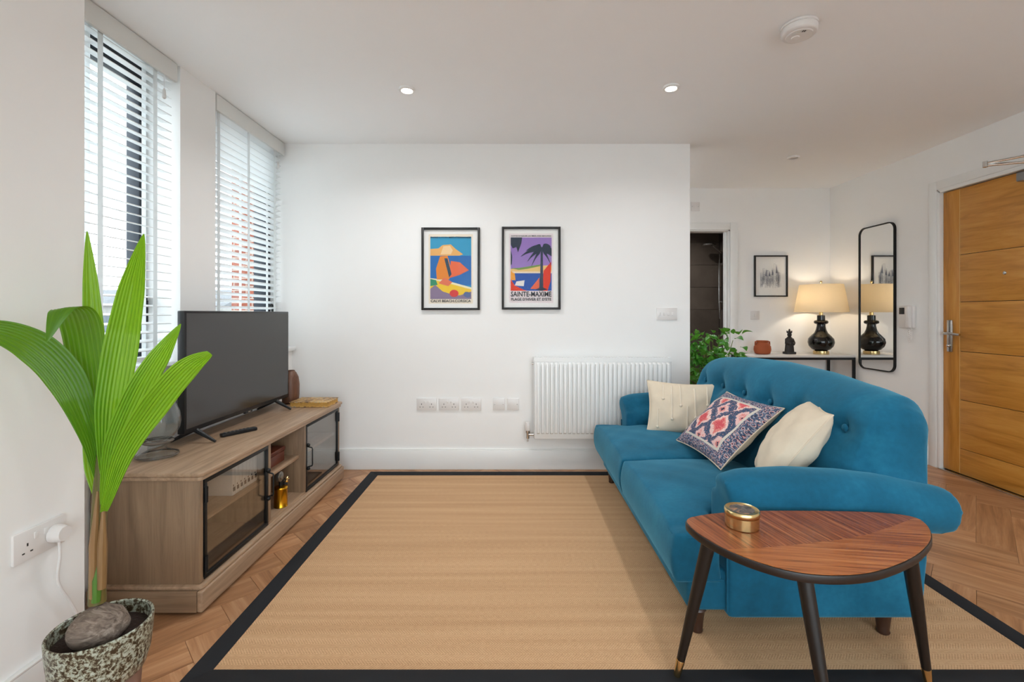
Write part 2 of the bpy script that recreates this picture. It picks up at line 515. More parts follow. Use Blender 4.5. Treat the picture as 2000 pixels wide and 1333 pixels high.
def text(name, s, size, mat, parent, loc, width=None, height=None, rot=(R(90), 0, 0), depth=0.0004):
    cu = bpy.data.curves.new('t', 'FONT'); cu.body = s; cu.size = size; cu.align_x = 'CENTER'; cu.align_y = 'CENTER'
    cu.extrude = depth
    cu.resolution_u = 2; cu.offset = size * 0.018
    o = bpy.data.objects.new('t', cu); COL.objects.link(o)
    dg = bpy.context.evaluated_depsgraph_get()
    me = bpy.data.meshes.new_from_object(o.evaluated_get(dg))
    bpy.data.objects.remove(o)
    xs = [v.co.x for v in me.vertices]; ys = [v.co.y for v in me.vertices]
    cx = (max(xs) + min(xs)) / 2; cy = (max(ys) + min(ys)) / 2
    kx = width / (max(xs) - min(xs)) if width else 1
    ky = height / (max(ys) - min(ys)) if height else 1
    for v in me.vertices: v.co.x = (v.co.x - cx) * kx; v.co.y = (v.co.y - cy) * ky
    me.materials.clear()
    t = place(name, me, mat, parent, loc); t.rotation_euler = rot
    return t

# ================================================================== THE ROOM
H = 2.40
XL, XLOW, XPIER, XR = -1.69, -1.64, -1.385, 3.15
YB, YA, YREAR = 3.40, 4.60, -1.70
PIER_Y = 1.484
OUT = -2.05

# floor slab with herringbone planks
floor = struct('floor', MB().box(OUT, XR + 0.2, YREAR - 0.15, YA + 0.14, -0.12, -0.012), M['underlay'], 'warm oak herringbone plank floor')
def clip(poly, x0, x1, y0, y1):
    def cut(p, inside, inter):
        out = []
        for i in range(len(p)):
            a, b = p[i - 1], p[i]
            if inside(b):
                if not inside(a): out.append(inter(a, b))
                out.append(b)
            elif inside(a): out.append(inter(a, b))
        return out
    def ix(c): return lambda a, b: (c, a[1] + (b[1] - a[1]) * (c - a[0]) / (b[0] - a[0]))
    def iy(c): return lambda a, b: (a[0] + (b[0] - a[0]) * (c - a[1]) / (b[1] - a[1]), c)
    for ins, it in ((lambda q: q[0] >= x0, ix(x0)), (lambda q: q[0] <= x1, ix(x1)), (lambda q: q[1] >= y0, iy(y0)), (lambda q: q[1] <= y1, iy(y1))):
        if poly: poly = cut(poly, ins, it)
    return poly
PW, PN = 0.14, 5
def plank_mesh(loc_poly):
    n = len(loc_poly)
    cx = sum(p[0] for p in loc_poly) / n; cy = sum(p[1] for p in loc_poly) / n
    def ins(p, d):
        dx, dy = p[0] - cx, p[1] - cy; l = math.hypot(dx, dy) or 1
        return (p[0] - dx / l * d, p[1] - dy / l * d)
    mb = MB()
    bot = [(p[0], p[1], -0.012) for p in loc_poly]; mid = [ins(p, 0.0006) + (-0.0012,) for p in loc_poly]; top = [ins(p, 0.0016) + (0.0,) for p in loc_poly]
    f = [tuple(range(2 * n, 3 * n))]
    for r in (0, n):
        f += [(r + i, r + (i + 1) % n, r + n + (i + 1) % n, r + n + i) for i in range(n)]
    mb.add(bot + mid + top, f)
    return mb.mesh('plank')
full = plank_mesh([(0, 0), (PW * PN, 0), (PW * PN, PW), (0, PW)])
planks = []; c45 = math.cos(R(45))
def rotp(u, v, off): return ((u - v) * c45 + off[0], (u + v) * c45 + off[1])
OFFS = (0.43, 1.02)
far_mb = MB()
for m in range(-12, 13):
    for k in range(-60, 61):
        for kind in (0, 1):
            if kind == 0: u, v, ang = (k + 2 * PN * m), k, R(45)
            else: u, v, ang = (k + PN + 2 * PN * m) + 1, k - PN + 1, R(135)
            o = rotp(u * PW, v * PW, OFFS)
            ca, sa = math.cos(ang), math.sin(ang)
            corners = [(0, 0), (PW * PN, 0), (PW * PN, PW), (0, PW)]
            wp = [(o[0] + a * ca - b * sa, o[1] + a * sa + b * ca) for a, b in corners]
            cp = clip(wp, XLOW, XR, YREAR, YA)
            if len(cp) < 3: continue
            ar = abs(sum(cp[i - 1][0] * cp[i][1] - cp[i][0] * cp[i - 1][1] for i in range(len(cp)))) / 2
            if ar < 0.002: continue
            mx = max(p[1] for p in cp); cx = sum(p[0] for p in cp) / len(cp)
            if mx < PIER_Y and max(p[0] for p in cp) < XPIER: continue
            whole = abs(ar - PW * PW * PN) < 1e-5
            loc = [((x - o[0]) * ca + (y - o[1]) * sa, -(x - o[0]) * sa + (y - o[1]) * ca) for x, y in cp]
            if mx > 1.15:
                me = full if whole else plank_mesh(loc)
                p = place('plank', me, M['plank'], floor, (o[0], o[1], 0)); p.rotation_euler = (0, 0, ang)
                planks.append(p)
            else:
                far_mb.add([(x, y, 0.0) for x, y in cp], [tuple(range(len(cp)))])
pf = far_mb.build('plank_field', M['plank'], floor); pf['kind'] = 'stuff'

struct('ceiling', MB().box(OUT, XR + 0.2, YREAR - 0.15, YA + 0.14, H, H + 0.12), M['ceiling'], 'smooth white ceiling')
# back wall with the posters: ends at a free edge beside the hall
struct('wall_back', MB().box(-1.872, 1.294, YB, YB + 0.12, 0, H), M['wall'], 'white back wall with two posters and radiator')
struct('wall_hall_left', MB().box(0.55, 0.67, YB + 0.12, YA, 0, H), M['wall'])
# hall back wall with the bathroom doorway
DX0, DX1, DZ = 1.38, 2.165, 2.0
struct('wall_hall_back', MB().box(0.55, DX0, YA, YA + 0.12, 0, H).box(DX1, XR + 0.1, YA, YA + 0.12, 0, H).box(DX0, DX1, YA, YA + 0.12, DZ, H), M['wall'], 'white hall wall with open bathroom doorway')
# right wall with the entrance door
EY0, EY1, EZ = 2.545, 3.415, 2.055
struct('wall_right', MB().box(XR, XR + 0.12, YREAR, EY0, 0, H).box(XR, XR + 0.12, EY1, YA, 0, H).box(XR, XR + 0.12, EY0, EY1, EZ, H), M['wall'], 'white right wall with oak entrance door')
# left wall: near pier, window openings, strip between the windows
struct('wall_left', MB().box(OUT, XPIER, YREAR, PIER_Y, 0, H)
       .box(OUT, XLOW, PIER_Y, YB, 0, 0.875)
       .box(-1.945, XL, 2.33, 2.604, 0.875, H), M['wall'], 'white window wall on the left')
# rear wall with a wide window added behind the camera for fill daylight
WX0, WX1, WZ0, WZ1 = -1.1, 2.7, 0.1, 2.3
struct('wall_rear', MB().box(XPIER, WX0, YREAR - 0.12, YREAR, 0, H).box(WX1, XR + 0.12, YREAR - 0.12, YREAR, 0, H).box(WX0, WX1, YREAR - 0.12, YREAR, WZ1, H).box(WX0, WX1, YREAR - 0.12, YREAR, 0, WZ0), M['wall'])
# skirting boards
def skirt(name, pts):
    mb = MB()
    for (x0, x1, y0, y1) in pts: mb.box(x0, x1, y0, y1, 0, 0.142)
    for (x0, x1, y0, y1) in pts:
        if abs(x1 - x0) > abs(y1 - y0): mb.box(x0, x1, min(y0, y1) + 0.004, max(y0, y1), 0.142, 0.15)
        else: mb.box(min(x0, x1), max(x0, x1), y0, y1, 0.142, 0.15)
    return struct(name, mb, M['gloss_white'], bevel=0.002)
skirt('baseboard_back', [(XLOW, 1.294, YB - 0.016, YB)])
skirt('baseboard_left', [(XPIER, XPIER + 0.016, YREAR, PIER_Y)])
skirt('baseboard_right', [(XR - 0.016, XR, EY1 + 0.08, YA), (XR - 0.016, XR, YREAR, EY0 - 0.08)])
skirt('baseboard_hall', [(DX1 + 0.08, XR - 0.016, YA - 0.016, YA)])

# --- windows -------------------------------------------------------
def window(n, y0, y1, xf, fw, s, dep, label):
    w = structure('window_%d' % n, label, (xf, (y0 + y1) / 2, 0.9))
    d0, d1 = xf - dep, xf
    z0, z1 = 0.905, H - 0.005
    MB().box(d0, d1, y0, y1, z1 - 0.075, z1).build('frame_head', M['anthracite'], w, bevel=0.004)
    MB().box(d0, d1, y0, y1, z0, z0 + fw).build('frame_sill', M['anthracite'], w, bevel=0.004)
    MB().box(d0, d1, y0, y0 + fw, z0 + fw, z1 - 0.075).build('frame_jamb', M['anthracite'], w, bevel=0.004)
    MB().box(d0, d1, y1 - fw, y1, z0 + fw, z1 - 0.075).build('frame_jamb', M['anthracite'], w, bevel=0.004)
    # opening sash
    a0, a1, b0, b1 = y0 + fw + 0.006, y1 - fw - 0.006, z0 + fw + 0.006, z1 - 0.075 - 0.006
    MB().box(d0 + 0.012, d1 + 0.004, a0, a1, b1 - s, b1).build('sash_rail', M['anthracite'], w, bevel=0.004)
    MB().box(d0 + 0.012, d1 + 0.004, a0, a1, b0, b0 + s).build('sash_rail', M['anthracite'], w, bevel=0.004)
    MB().box(d0 + 0.012, d1 + 0.004, a0, a0 + s, b0 + s, b1 - s).build('sash_stile', M['anthracite'], w, bevel=0.004)
    MB().box(d0 + 0.012, d1 + 0.004, a1 - s, a1, b0 + s, b1 - s).build('sash_stile', M['anthracite'], w, bevel=0.004)
    MB().box(d0 + 0.012, d1 - 0.006, a1, a1 + 0.006, b0, b1).build('gasket', M['anthracite_light'], w)
    MB().box(d0 + 0.022, d0 + 0.028, a0 + s - 0.005, a1 - s + 0.005, b0 + s - 0.005, b1 - s + 0.005).build('pane', M['window_glass'], w)
    hm = MB().box(d1 + 0.012, d1 + 0.03, a1 - 0.018, a1, 1.18, 1.24)
    hm.tube([(d1 + 0.03, a1 - 0.026, 1.21), (d1 + 0.045, a1 - 0.026, 1.21), (d1 + 0.048, a1 - 0.03, 1.16), (d1 + 0.048, a1 - 0.03, 1.10)], 0.008, 8)
    hm.build('window_handle', M['black_metal'], w, smooth=True)
    return w
window(1, PIER_Y + 0.01, 2.33, -1.87, 0.014, 0.018, 0.075, 'dark framed window behind blind nearest the palm')
window(2, 2.604, YB, -1.80, 0.03, 0.032, 0.10, 'dark framed window behind blind beside the back wall')
# sills
struct('trim_1', MB().box(OUT + 0.2, XLOW + 0.03, PIER_Y, 2.36, 0.875, 0.905), M['gloss_white'], 'white sill of the nearer window', bevel=0.005)
struct('trim_2', MB().box(OUT + 0.2, XLOW + 0.03, 2.575, YB, 0.875, 0.905), M['gloss_white'], 'white sill of the far window', bevel=0.005)
# added fill window in the rear wall, out of view
w3 = structure('window_3', None, ((WX0 + WX1) / 2, YREAR, WZ0))
ya_, yb_ = YREAR - 0.09, YREAR - 0.02
for x in (WX0, WX1 - 0.06): MB().box(x, x + 0.06, ya_, yb_, WZ0, WZ1).build('frame_jamb', M['anthracite'], w3, bevel=0.004)
MB().box(WX0 + 0.06, WX1 - 0.06, ya_, yb_, WZ1 - 0.06, WZ1).build('frame_head', M['anthracite'], w3)
MB().box(WX0 + 0.06, WX1 - 0.06, ya_, yb_, WZ0, WZ0 + 0.06).build('frame_sill', M['anthracite'], w3)
MB().box(WX0 + 0.06, WX1 - 0.06, YREAR - 0.058, YREAR - 0.052, WZ0 + 0.06, WZ1 - 0.06).build('pane', M['window_glass'], w3)

# --- venetian blinds -----------------------------------------------
def blind(y0, y1, tilt, label, tapes):
    b = thing('venetian_blind', label, 'blind', (-1.735, (y0 + y1) / 2, 0.93), 'white venetian blinds in the window recesses')
    MB().box(-1.705, -1.688, y0, y1, 2.305, H - 0.004).build('valance', M['valance'], b, bevel=0.003)
    MB().box(-1.765, -1.71, y0 + 0.01, y1 - 0.01, 2.335, 2.385).build('headrail', M['blind_tape'], b, bevel=0.003)
    L = (y1 - y0) / 2 - 0.012; yc = (y0 + y1) / 2
    sec = []
    W = 0.025
    for k in range(7):
        u = -1 + 2 * k / 6; sec.append((u * W, 0.0022 * (1 - u * u) + 0.0013))
    sec += [(p[0], p[1] - 0.0028) for p in sec[::-1]]
    ct, st = math.cos(tilt), math.sin(tilt)
    sm = MB().prism([(x * ct - z * st, x * st + z * ct) for x, z in sec], 1, -L, L).mesh('slat', smooth=True)
    z = 2.305; n = 0
    while z > 0.965:
        place('slat', sm, M['blind'], b, (0, 0, z - 0.93)); z -= 0.0415; n += 1
    MB().box(-1.76, -1.71, y0 + 0.012, y1 - 0.012, 0.925, 0.945).build('bottom_rail', M['blind'], b, bevel=0.004)
    for ty in tapes:
        MB().box(-1.7085, -1.7075, ty - 0.0125, ty + 0.0125, 0.935, 2.34).build('ladder_tape', M['tape'], b)
        MB().box(-1.7625, -1.7615, ty - 0.0125, ty + 0.0125, 0.935, 2.34).build('ladder_tape', M['tape'], b)
    cy = y1 - 0.075
    MB().tube([(-1.70, cy, 2.31), (-1.70, cy, 2.24)], 0.0018, 6).build('pull_cord', M['blind_tape'], b)
    ts = MB().lathe([(0.003, 0.0), (0.007, -0.01), (0.0095, -0.045), (0.004, -0.05)], (-1.70, cy, 2.24), 12).build('cord_tassel', M['plastic'], b, smooth=True)
    return b
blind(PIER_Y + 0.012, 2.31, R(-10), 'white venetian blind with open slats in the window behind the palm', (1.90, 2.19))
blind(2.615, YB - 0.012, R(15), 'white venetian blind with half closed slats in the window beside the back wall', (2.66, 2.96, 3.28))

# --- entrance door -------------------------------------------------
d = structure('door_1', 'oak entrance door with horizontal panels and pale inlay', (XR, (EY0 + EY1) / 2, 0))
fx0, fx1 = XR - 0.012, XR + 0.06
fr = MB().box(fx0, fx1, EY0 - 0.0, EY0 + 0.03, 0, EZ).box(fx0, fx1, EY1 - 0.015, EY1 + 0.012, 0, EZ).box(fx0, fx1, EY0, EY1, EZ - 0.015, EZ + 0.012)
fr.build('door_frame', M['gloss_white'], d, bevel=0.002)
ar = MB().box(XR - 0.014, XR - 0.001, EY1 + 0.012, EY1 + 0.075, 0, EZ + 0.075).box(XR - 0.014, XR - 0.001, EY0 - 0.075, EY0 - 0.002, 0, EZ + 0.075).box(XR - 0.014, XR - 0.001, EY0 - 0.002, EY1 + 0.012, EZ + 0.012, EZ + 0.075)
ar.build('architrave', M['gloss_white'], d, bevel=0.003)
lx0, lx1 = XR + 0.012, XR + 0.055
ly0, ly1 = EY0 + 0.032, EY1 - 0.018
sy = ly1 - 0.125
MB().box(lx0, lx1, sy + 0.004, ly1, 0.012, EZ - 0.02).build('stile', M['oak_door_v'], d, bevel=0.0015)
MB().box(lx0 + 0.001, lx1 - 0.002, sy, sy + 0.004, 0.012, EZ - 0.02).build('inlay_strip', M['oak_inlay'], d)
zs = [0.012, 0.19, 0.535, 0.88, 1.23, 1.565, EZ - 0.02]
for a, b2 in zip(zs, zs[1:]):
    MB().box(lx0, lx1, ly0, sy, a + (0.0018 if a > 0.1 else 0), b2 - 0.0018).build('panel', M['oak_door'], d, bevel=0.0012)
MB().box(XR - 0.02, XR + 0.06, EY0, EY1, 0, 0.008).build('threshold', M['chrome'], d, bevel=0.002)
MB().box(lx0 + 0.006, lx1 - 0.004, ly0 + 0.002, ly1 - 0.002, 0.014, EZ - 0.024).build('core', M['dark_edge'], d)
MB().box(XR + 0.062, XR + 0.09, EY0 - 0.02, EY1 + 0.02, 0, EZ + 0.02).build('door_backing', M['slot'], d)
# lever handle on a long plate
hy = ly1 - 0.055
hd = MB().box(lx0 - 0.009, lx0, hy - 0.021, hy + 0.021, 0.87, 1.10).build('handle_plate', M['chrome'], d, bevel=0.003)
MB().tube([(lx0 - 0.009, hy, 1.005), (lx0 - 0.05, hy, 1.005), (lx0 - 0.056, hy + 0.012, 1.004), (lx0 - 0.058, hy - 0.03, 1.003), (lx0 - 0.055, hy - 0.07, 1.002), (lx0 - 0.05, hy - 0.125, 0.998)][:2] + [(lx0 - 0.056, hy - 0.012, 1.004), (lx0 - 0.056, hy - 0.06, 1.003), (lx0 - 0.05, hy - 0.12, 0.998)], 0.0095, 10).build('lever', M['chrome'], hd, smooth=True)
MB().lathe([(0.017, 0), (0.017, 0.004), (0.012, 0.008)], (0, 0, 0), 16)
tn = MB().ball((lx0 - 0.014, hy, 0.915), 0.014, 12, 8, (1.1, 0.8, 0.8)).build('thumb_turn', M['chrome'], hd, smooth=True)
MB().ball((lx0 - 0.001, sy - 0.30, 1.41), 0.012, 14, 8, (0.5, 1, 1)).build('spyhole', M['chrome'], d, smooth=True)
# closer
cl = thing('door_closer', 'silver and grey door closer with folded arm above the oak door', 'door closer', (XR, 2.75, 1.99))
MB().box(XR - 0.04, XR + 0.01, 2.60, 2.86, 1.965, 2.02).build('closer_body', plain('grey_closer', '#8c8d8e', 0.35, 0.5), cl, bevel=0.006)
E = Vector((2.88, 2.82, 2.055))
MB().tube([(XR - 0.02, 2.68, 2.022), (XR - 0.02, 2.68, 2.045)], 0.012, 10).build('spindle', M['chrome'], cl, smooth=True)
MB().tube([(XR - 0.02, 2.68, 2.045), E], 0.008, 8).build('closer_arm', M['chrome'], cl, smooth=True)
MB().tube([E + Vector((0, 0, 0.012)), (XR - 0.03, 2.60, 2.085)], 0.0075, 8).build('closer_arm', M['chrome'], cl, smooth=True)
MB().tube([E + Vector((0, 0, -0.012)), E + Vector((0, 0, 0.024))], 0.012, 10).build('elbow', M['chrome'], cl, smooth=True)
MB().box(XR - 0.04, XR - 0.014, 2.57, 2.63, 2.07, 2.10).build('arm_bracket', M['chrome'], cl, bevel=0.003)

# --- bathroom doorway ----------------------------------------------
d2 = structure('door_2', 'white frame of the open bathroom doorway', (1.77, YA, 0))
MB().box(DX1 - 0.03, DX1, YA + 0.004, YA + 0.115, 0, DZ).box(DX0, DX0 + 0.03, YA + 0.004, YA + 0.115, 0, DZ).box(DX0, DX1, YA + 0.004, YA + 0.115, DZ - 0.03, DZ).build('door_lining', M['gloss_white'], d2, bevel=0.002)
MB().box(DX1 - 0.018, DX1 + 0.055, YA - 0.016, YA, 0, DZ + 0.055).box(DX0 - 0.055, DX0 + 0.018, YA - 0.016, YA, 0, DZ + 0.055).box(DX0 + 0.018, DX1 - 0.018, YA - 0.016, YA, DZ - 0.018, DZ + 0.055).build('architrave', M['gloss_white'], d2, bevel=0.004)
MB().box(DX1 - 0.05, DX1 - 0.03, YA + 0.05, YA + 0.075, 0, DZ - 0.03).build('door_stop', M['gloss_white'], d2)
MB().box(DX1 - 0.034, DX1 - 0.029, YA + 0.085, YA + 0.112, 0.95, 1.05).build('strike_plate', M['black_metal'], d2)

# bathroom: dark large tiles, shower
BX0, BX1, BY0, BY1 = 0.75, 2.76, YA + 0.12, 6.2
struct('floor_bathroom', MB().box(BX0, BX1, BY0, BY1, -0.1, 0.0), M['tile'])
struct('ceiling_bathroom', MB().box(BX0 - 0.1, BX1 + 0.1, BY0, BY1 + 0.1, H, H + 0.1), M['ceiling'])
wb = struct('wall_bathroom_back', MB().box(BX0 - 0.1, BX1 + 0.1, BY1, BY1 + 0.1, 0, H), M['grout'], 'dark tiled bathroom wall')
wr = struct('wall_bathroom_right', MB().box(BX1, BX1 + 0.1, BY0, BY1, 0, H), M['grout'], 'dark tiled shower wall')
struct('wall_bathroom_left', MB().box(BX0 - 0.1, BX0, BY0, BY1, 0, H), M['grout'])
tw, th = 0.597, 0.297
tm = MB().box(0, tw, -0.008, 0, 0, th).mesh('tile', bevel=0.0015, seg=1)
tm2 = MB().box(-0.008, 0, 0, tw, 0, th).mesh('tile', bevel=0.0015, seg=1)
for j in range(8):
    for i in range(3):
        x = BX1 - 0.01 - (i + 1) * 0.6
        place('tile', tm, M['tile'], wb, (x, BY1, 0.002 + j * 0.3))
    for i in range(2):
        place('tile', tm2, M['tile'], wr, (BX1, BY1 - 0.012 - (i + 1) * 0.6, 0.002 + j * 0.3))
sh = thing('shower', 'chrome shower head and riser rail on dark tiles', 'shower', (BX1 - 0.05, 6.08, 1.5))
rx, ry = BX1 - 0.06, 6.08
MB().tube([(rx, ry, 1.28), (rx, ry, 1.82)], 0.011, 10).build('riser_rail', M['chrome'], sh, smooth=True)
for z in (1.30, 1.80): MB().tube([(rx, ry, z), (BX1 - 0.009, ry, z)], 0.014, 10).build('rail_bracket', M['chrome'], sh, smooth=True)
MB().tube([(rx, ry, 1.95), (rx + 0.02, ry - 0.02, 1.95), (rx - 0.08, ry - 0.07, 2.0), (rx - 0.14, ry - 0.1, 2.045)][::1], 0.012, 10).build('shower_arm', M['chrome'], sh, smooth=True)
MB().tube([(rx + 0.01, ry, 1.95), (BX1 - 0.009, ry, 1.95)], 0.016, 10).build('wall_bracket', M['chrome'], sh, smooth=True)
MB().lathe([(0.02, 0.03), (0.09, 0.012), (0.095, 0.0), (0.085, -0.006)], (rx - 0.19, ry - 0.12, 2.03), 24).build('shower_head', M['chrome'], sh, smooth=True)
MB().tube([(rx + 0.01, ry, 1.94), (rx - 0.02, ry - 0.03, 1.7), (rx - 0.02, ry - 0.04, 1.3), (rx, ry - 0.02, 1.08), (rx + 0.02, ry, 1.2)], 0.006, 8).build('hose', M['chrome'], sh, smooth=True)

# ================================================================== OUTSIDE
def building():
    b = thing('apartment_building', 'pale apartment block with grey roof seen through the nearer window', 'building', (-30, 24, -9))
    X0, X1, Y0 = -48, -15.2, 24.0
    W = plain('pale_render', '#a3a19c', 0.9); G = plain('grey_roof', '#626467', 0.8); gl = plain('building_glass', '#4c565e', 0.3)
    MB().box(X0, X1, Y0, Y0 + 10, -9, 1.55).build('wall', W, b)
    MB().prism([(Y0 - 0.4, 1.55), (Y0 + 10.4, 1.55), (Y0 + 7, 2.7), (Y0 + 2.2, 2.5)], 0, X0 - 0.3, X1 + 0.3).build('roof', G, b)
    for z in (-7.6, -4.9, -2.2, 0.05):
        MB().box(X0, X1, Y0 - 0.12, Y0, z - 0.75, z - 0.45).build('floor_band', G if z < 0 else W, b)
        for k in range(11):
            x = X1 - 1.4 - k * 2.6
            f = MB().box(x - 1.0, x + 1.0, Y0 - 0.1, Y0 + 0.02, z - 0.35, z + 1.1).build('window', plain('window_white', '#c4c4c4', 0.5) if 'window_white' not in bpy.data.materials else bpy.data.materials['window_white'], b)
            MB().box(x - 0.92, x - 0.05, Y0 - 0.12, Y0 - 0.09, z - 0.27, z + 1.02).build('pane', gl, f)
            MB().box(x + 0.05, x + 0.92, Y0 - 0.12, Y0 - 0.09, z - 0.27, z + 1.02).build('pane', gl, f)
building()
bb = thing('brick_building', 'red brick building close outside the window beside the back wall', 'building', (-4.5, 8.5, -9))
MB().box(-5.22, -3.2, 8.5, 12.5, -9, 7.5).build('wall', M['brick'], bb)
MB().box(-5.28, -3.14, 8.44, 12.56, 7.5, 7.7).build('coping', plain('stone_coping', '#b9b3aa', 0.8), bb)
tag(MB().box(-150, 150, -150, 150, -9.3, -9).build('ground', plain('pale_paving', '#b2b2b0', 0.95), None), 'grey street far below the windows', None, None, 'structure')

# ================================================================== TV CABINET
CX0, CX1, CY0, CY1, CT = -1.625, -1.205, 1.765, 3.175, 0.54
cab = thing('tv_cabinet', 'weathered oak television cabinet with two glazed doors and open middle', 'cabinet', ((CX0 + CX1) / 2, (CY0 + CY1) / 2, 0))
OC, OV = M['oak_cab'], M['oak_cab_v']
ch = 0.03
def plan(x0, x1, y0, y1, c):
    return [(x0, y0), (x1 - c, y0), (x1, y0 + c), (x1, y1 - c), (x1 - c, y1), (x0, y1)]
MB().prism(plan(CX0, CX1 + 0.018, CY0 - 0.016, CY1 + 0.016, 0.014), 2, CT - 0.017, CT).build('top', OC, cab, bevel=0.005)
MB().prism(plan(CX0, CX1 + 0.010, CY0 - 0.009, CY1 + 0.009, 0.012), 2, CT - 0.034, CT - 0.018).build('top_moulding', OC, cab, bevel=0.005)
MB().box(CX1 + 0.0, CX1 + 0.022, CY0 - 0.02, CY1 + 0.02, 0.012, 0.092).build('plinth_front', OC, cab, bevel=0.006, seg=3)
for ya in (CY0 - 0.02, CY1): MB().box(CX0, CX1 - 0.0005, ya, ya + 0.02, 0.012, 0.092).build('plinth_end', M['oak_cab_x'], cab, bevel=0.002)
MB().box(CX0, CX1 - 0.001, CY0 + 0.001, CY1 - 0.001, 0.012, 0.092).build('plinth_core', OC, cab)
MB().prism(plan(CX0, CX1 + 0.016, CY0 - 0.014, CY1 + 0.014, 0.012), 2, 0.092, 0.108).build('plinth_moulding', OC, cab, bevel=0.006)
MB().prism(plan(CX0 + 0.02, CX1 - 0.02, CY0 + 0.02, CY1 - 0.02, 0.03), 2, 0.0, 0.012).build('plinth_base', M['dark_edge'], cab)
zb, zt = 0.108, CT - 0.034
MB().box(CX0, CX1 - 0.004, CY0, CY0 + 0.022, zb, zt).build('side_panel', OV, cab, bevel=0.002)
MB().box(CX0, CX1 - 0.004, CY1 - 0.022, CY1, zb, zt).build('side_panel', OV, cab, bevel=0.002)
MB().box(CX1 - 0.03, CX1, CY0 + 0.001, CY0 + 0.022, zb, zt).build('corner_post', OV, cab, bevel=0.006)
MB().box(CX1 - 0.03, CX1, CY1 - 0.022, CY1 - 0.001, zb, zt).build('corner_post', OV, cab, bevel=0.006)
MB().box(CX0, CX0 + 0.012, CY0 + 0.022, CY1 - 0.022, zb, zt).build('back_panel', OC, cab)
MB().box(CX0 + 0.012, CX1 - 0.004, CY0 + 0.022, CY1 - 0.022, zb, zb + 0.014).build('bottom_board', OC, cab)
YD1, YD2 = 2.268, 2.652
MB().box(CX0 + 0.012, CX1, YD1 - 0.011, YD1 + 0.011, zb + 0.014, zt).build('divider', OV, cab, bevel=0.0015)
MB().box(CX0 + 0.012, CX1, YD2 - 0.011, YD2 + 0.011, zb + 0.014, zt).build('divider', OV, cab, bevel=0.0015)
SH = 0.335
for a, b_ in ((CY0 + 0.022, YD1 - 0.011), (YD1 + 0.011, YD2 - 0.011), (YD2 + 0.011, CY1 - 0.022)):
    MB().box(CX0 + 0.012, CX1 - 0.03, a, b_, SH - 0.018, SH).build('shelf', OC, cab, bevel=0.0015)
def cab_door(y0, y1, hside):
    z0, z1 = zb + 0.005, zt - 0.004
    fr = MB(); w = 0.016
    x0, x1 = CX1 - 0.014, CX1 + 0.001
    fr.box(x0, x1, y0, y1, z1 - w, z1).box(x0, x1, y0, y1, z0, z0 + w).box(x0, x1, y0, y0 + w, z0 + w, z1 - w).box(x0, x1, y1 - w, y1, z0 + w, z1 - w)
    dr = fr.build('glass_door', M['black_metal'], cab, bevel=0.0015)
    MB().box(CX1 - 0.009, CX1 - 0.005, y0 + w - 0.004, y1 - w + 0.004, z0 + w - 0.004, z1 - w + 0.004).build('pane', M['cabinet_glass'], dr)
    hy = y1 - 0.012 if hside > 0 else y0 + 0.012
    o = -hside
    hz = 0.315
    MB().tube([(x1, hy, hz + 0.06), (x1 + 0.028, hy, hz + 0.052), (x1 + 0.03, hy, hz + 0.046), (x1 + 0.03, hy, hz - 0.046), (x1 + 0.028, hy, hz - 0.052), (x1, hy, hz - 0.06)], 0.0038, 8).build('handle', M['black_metal'], dr, smooth=True)
    for z in (hz + 0.068, hz - 0.068):
        MB().ball((x1 + 0.006, hy, z), 0.011, 10, 8).build('handle_knob', M['black_metal'], dr, smooth=True)
    hh = y0 + 0.004 if hside > 0 else y1 - 0.004
    for z in (z0 + 0.06, z1 - 0.06):
        MB().tube([(x1 + 0.003, hh, z - 0.03), (x1 + 0.003, hh, z + 0.03)], 0.007, 8).build('hinge', M['black_metal'], dr, smooth=True)
cab_door(CY0 + 0.026, YD1 - 0.013, 1)
cab_door(YD2 + 0.013, CY1 - 0.026, -1)

# contents of the cabinet
bm_ = M['paper']; dk = plain('dark_print', '#3b3a44', 0.7)
for k in range(7):
    y = 2.062 + k * 0.0285
    hgt = 0.168 - 0.003 * (k % 3)
    bk = thing('book', 'white book with dark spine marks upright behind the glass door', 'book', (-1.36, y, SH), 'white books on the shelf behind the glazed door')
    MB().box(-1.49, -1.255, y - 0.0125, y + 0.0125, SH, SH + hgt).build('cover', M['paper'], bk, bevel=0.002)
    MB().box(-1.2549, -1.2543, y - 0.008, y + 0.008, SH + 0.018, SH + 0.036).build('spine_mark', dk, bk)
    MB().box(-1.2549, -1.2543, y - 0.008, y - 0.002, SH + 0.040, SH + 0.048).build('spine_mark', dk, bk)
wbx = thing('wooden_box', 'red brown wooden box on the open upper shelf of the cabinet', 'box', (-1.34, 2.44, SH))
MB().box(-1.46, -1.275, 2.31, 2.555, SH, SH + 0.055).build('body', M['leather_box'], wbx, bevel=0.004)
MB().box(-1.464, -1.271, 2.306, 2.559, SH + 0.057, SH + 0.08).build('lid', M['leather_box'], wbx, bevel=0.005)
z0 = zb + 0.0145
bx_, by_ = -1.243, 2.45
br = thing('brass_canister', 'brass canister with dark valve fittings on the cabinet\'s open lower shelf', 'ornament', (bx_, by_, z0))
gold = plain('yellow_brass', '#d6a02a', 0.25, 1.0, var=0.2, nscale=20)
MB().lathe([(0.033, 0), (0.0345, 0.002), (0.033, 0.005), (0.033, 0.095), (0.035, 0.098), (0.032, 0.105), (0.010, 0.110)], (bx_, by_, z0), 28).build('canister', gold, br, smooth=True)
MB().lathe([(0.010, 0.110), (0.010, 0.13), (0.015, 0.132), (0.015, 0.145), (0.008, 0.15)], (bx_, by_, z0), 14).build('valve_neck', M['black_metal'], br, smooth=True)
c0 = Vector((bx_ + 0.004, by_ - 0.022, z0 + 0.165))
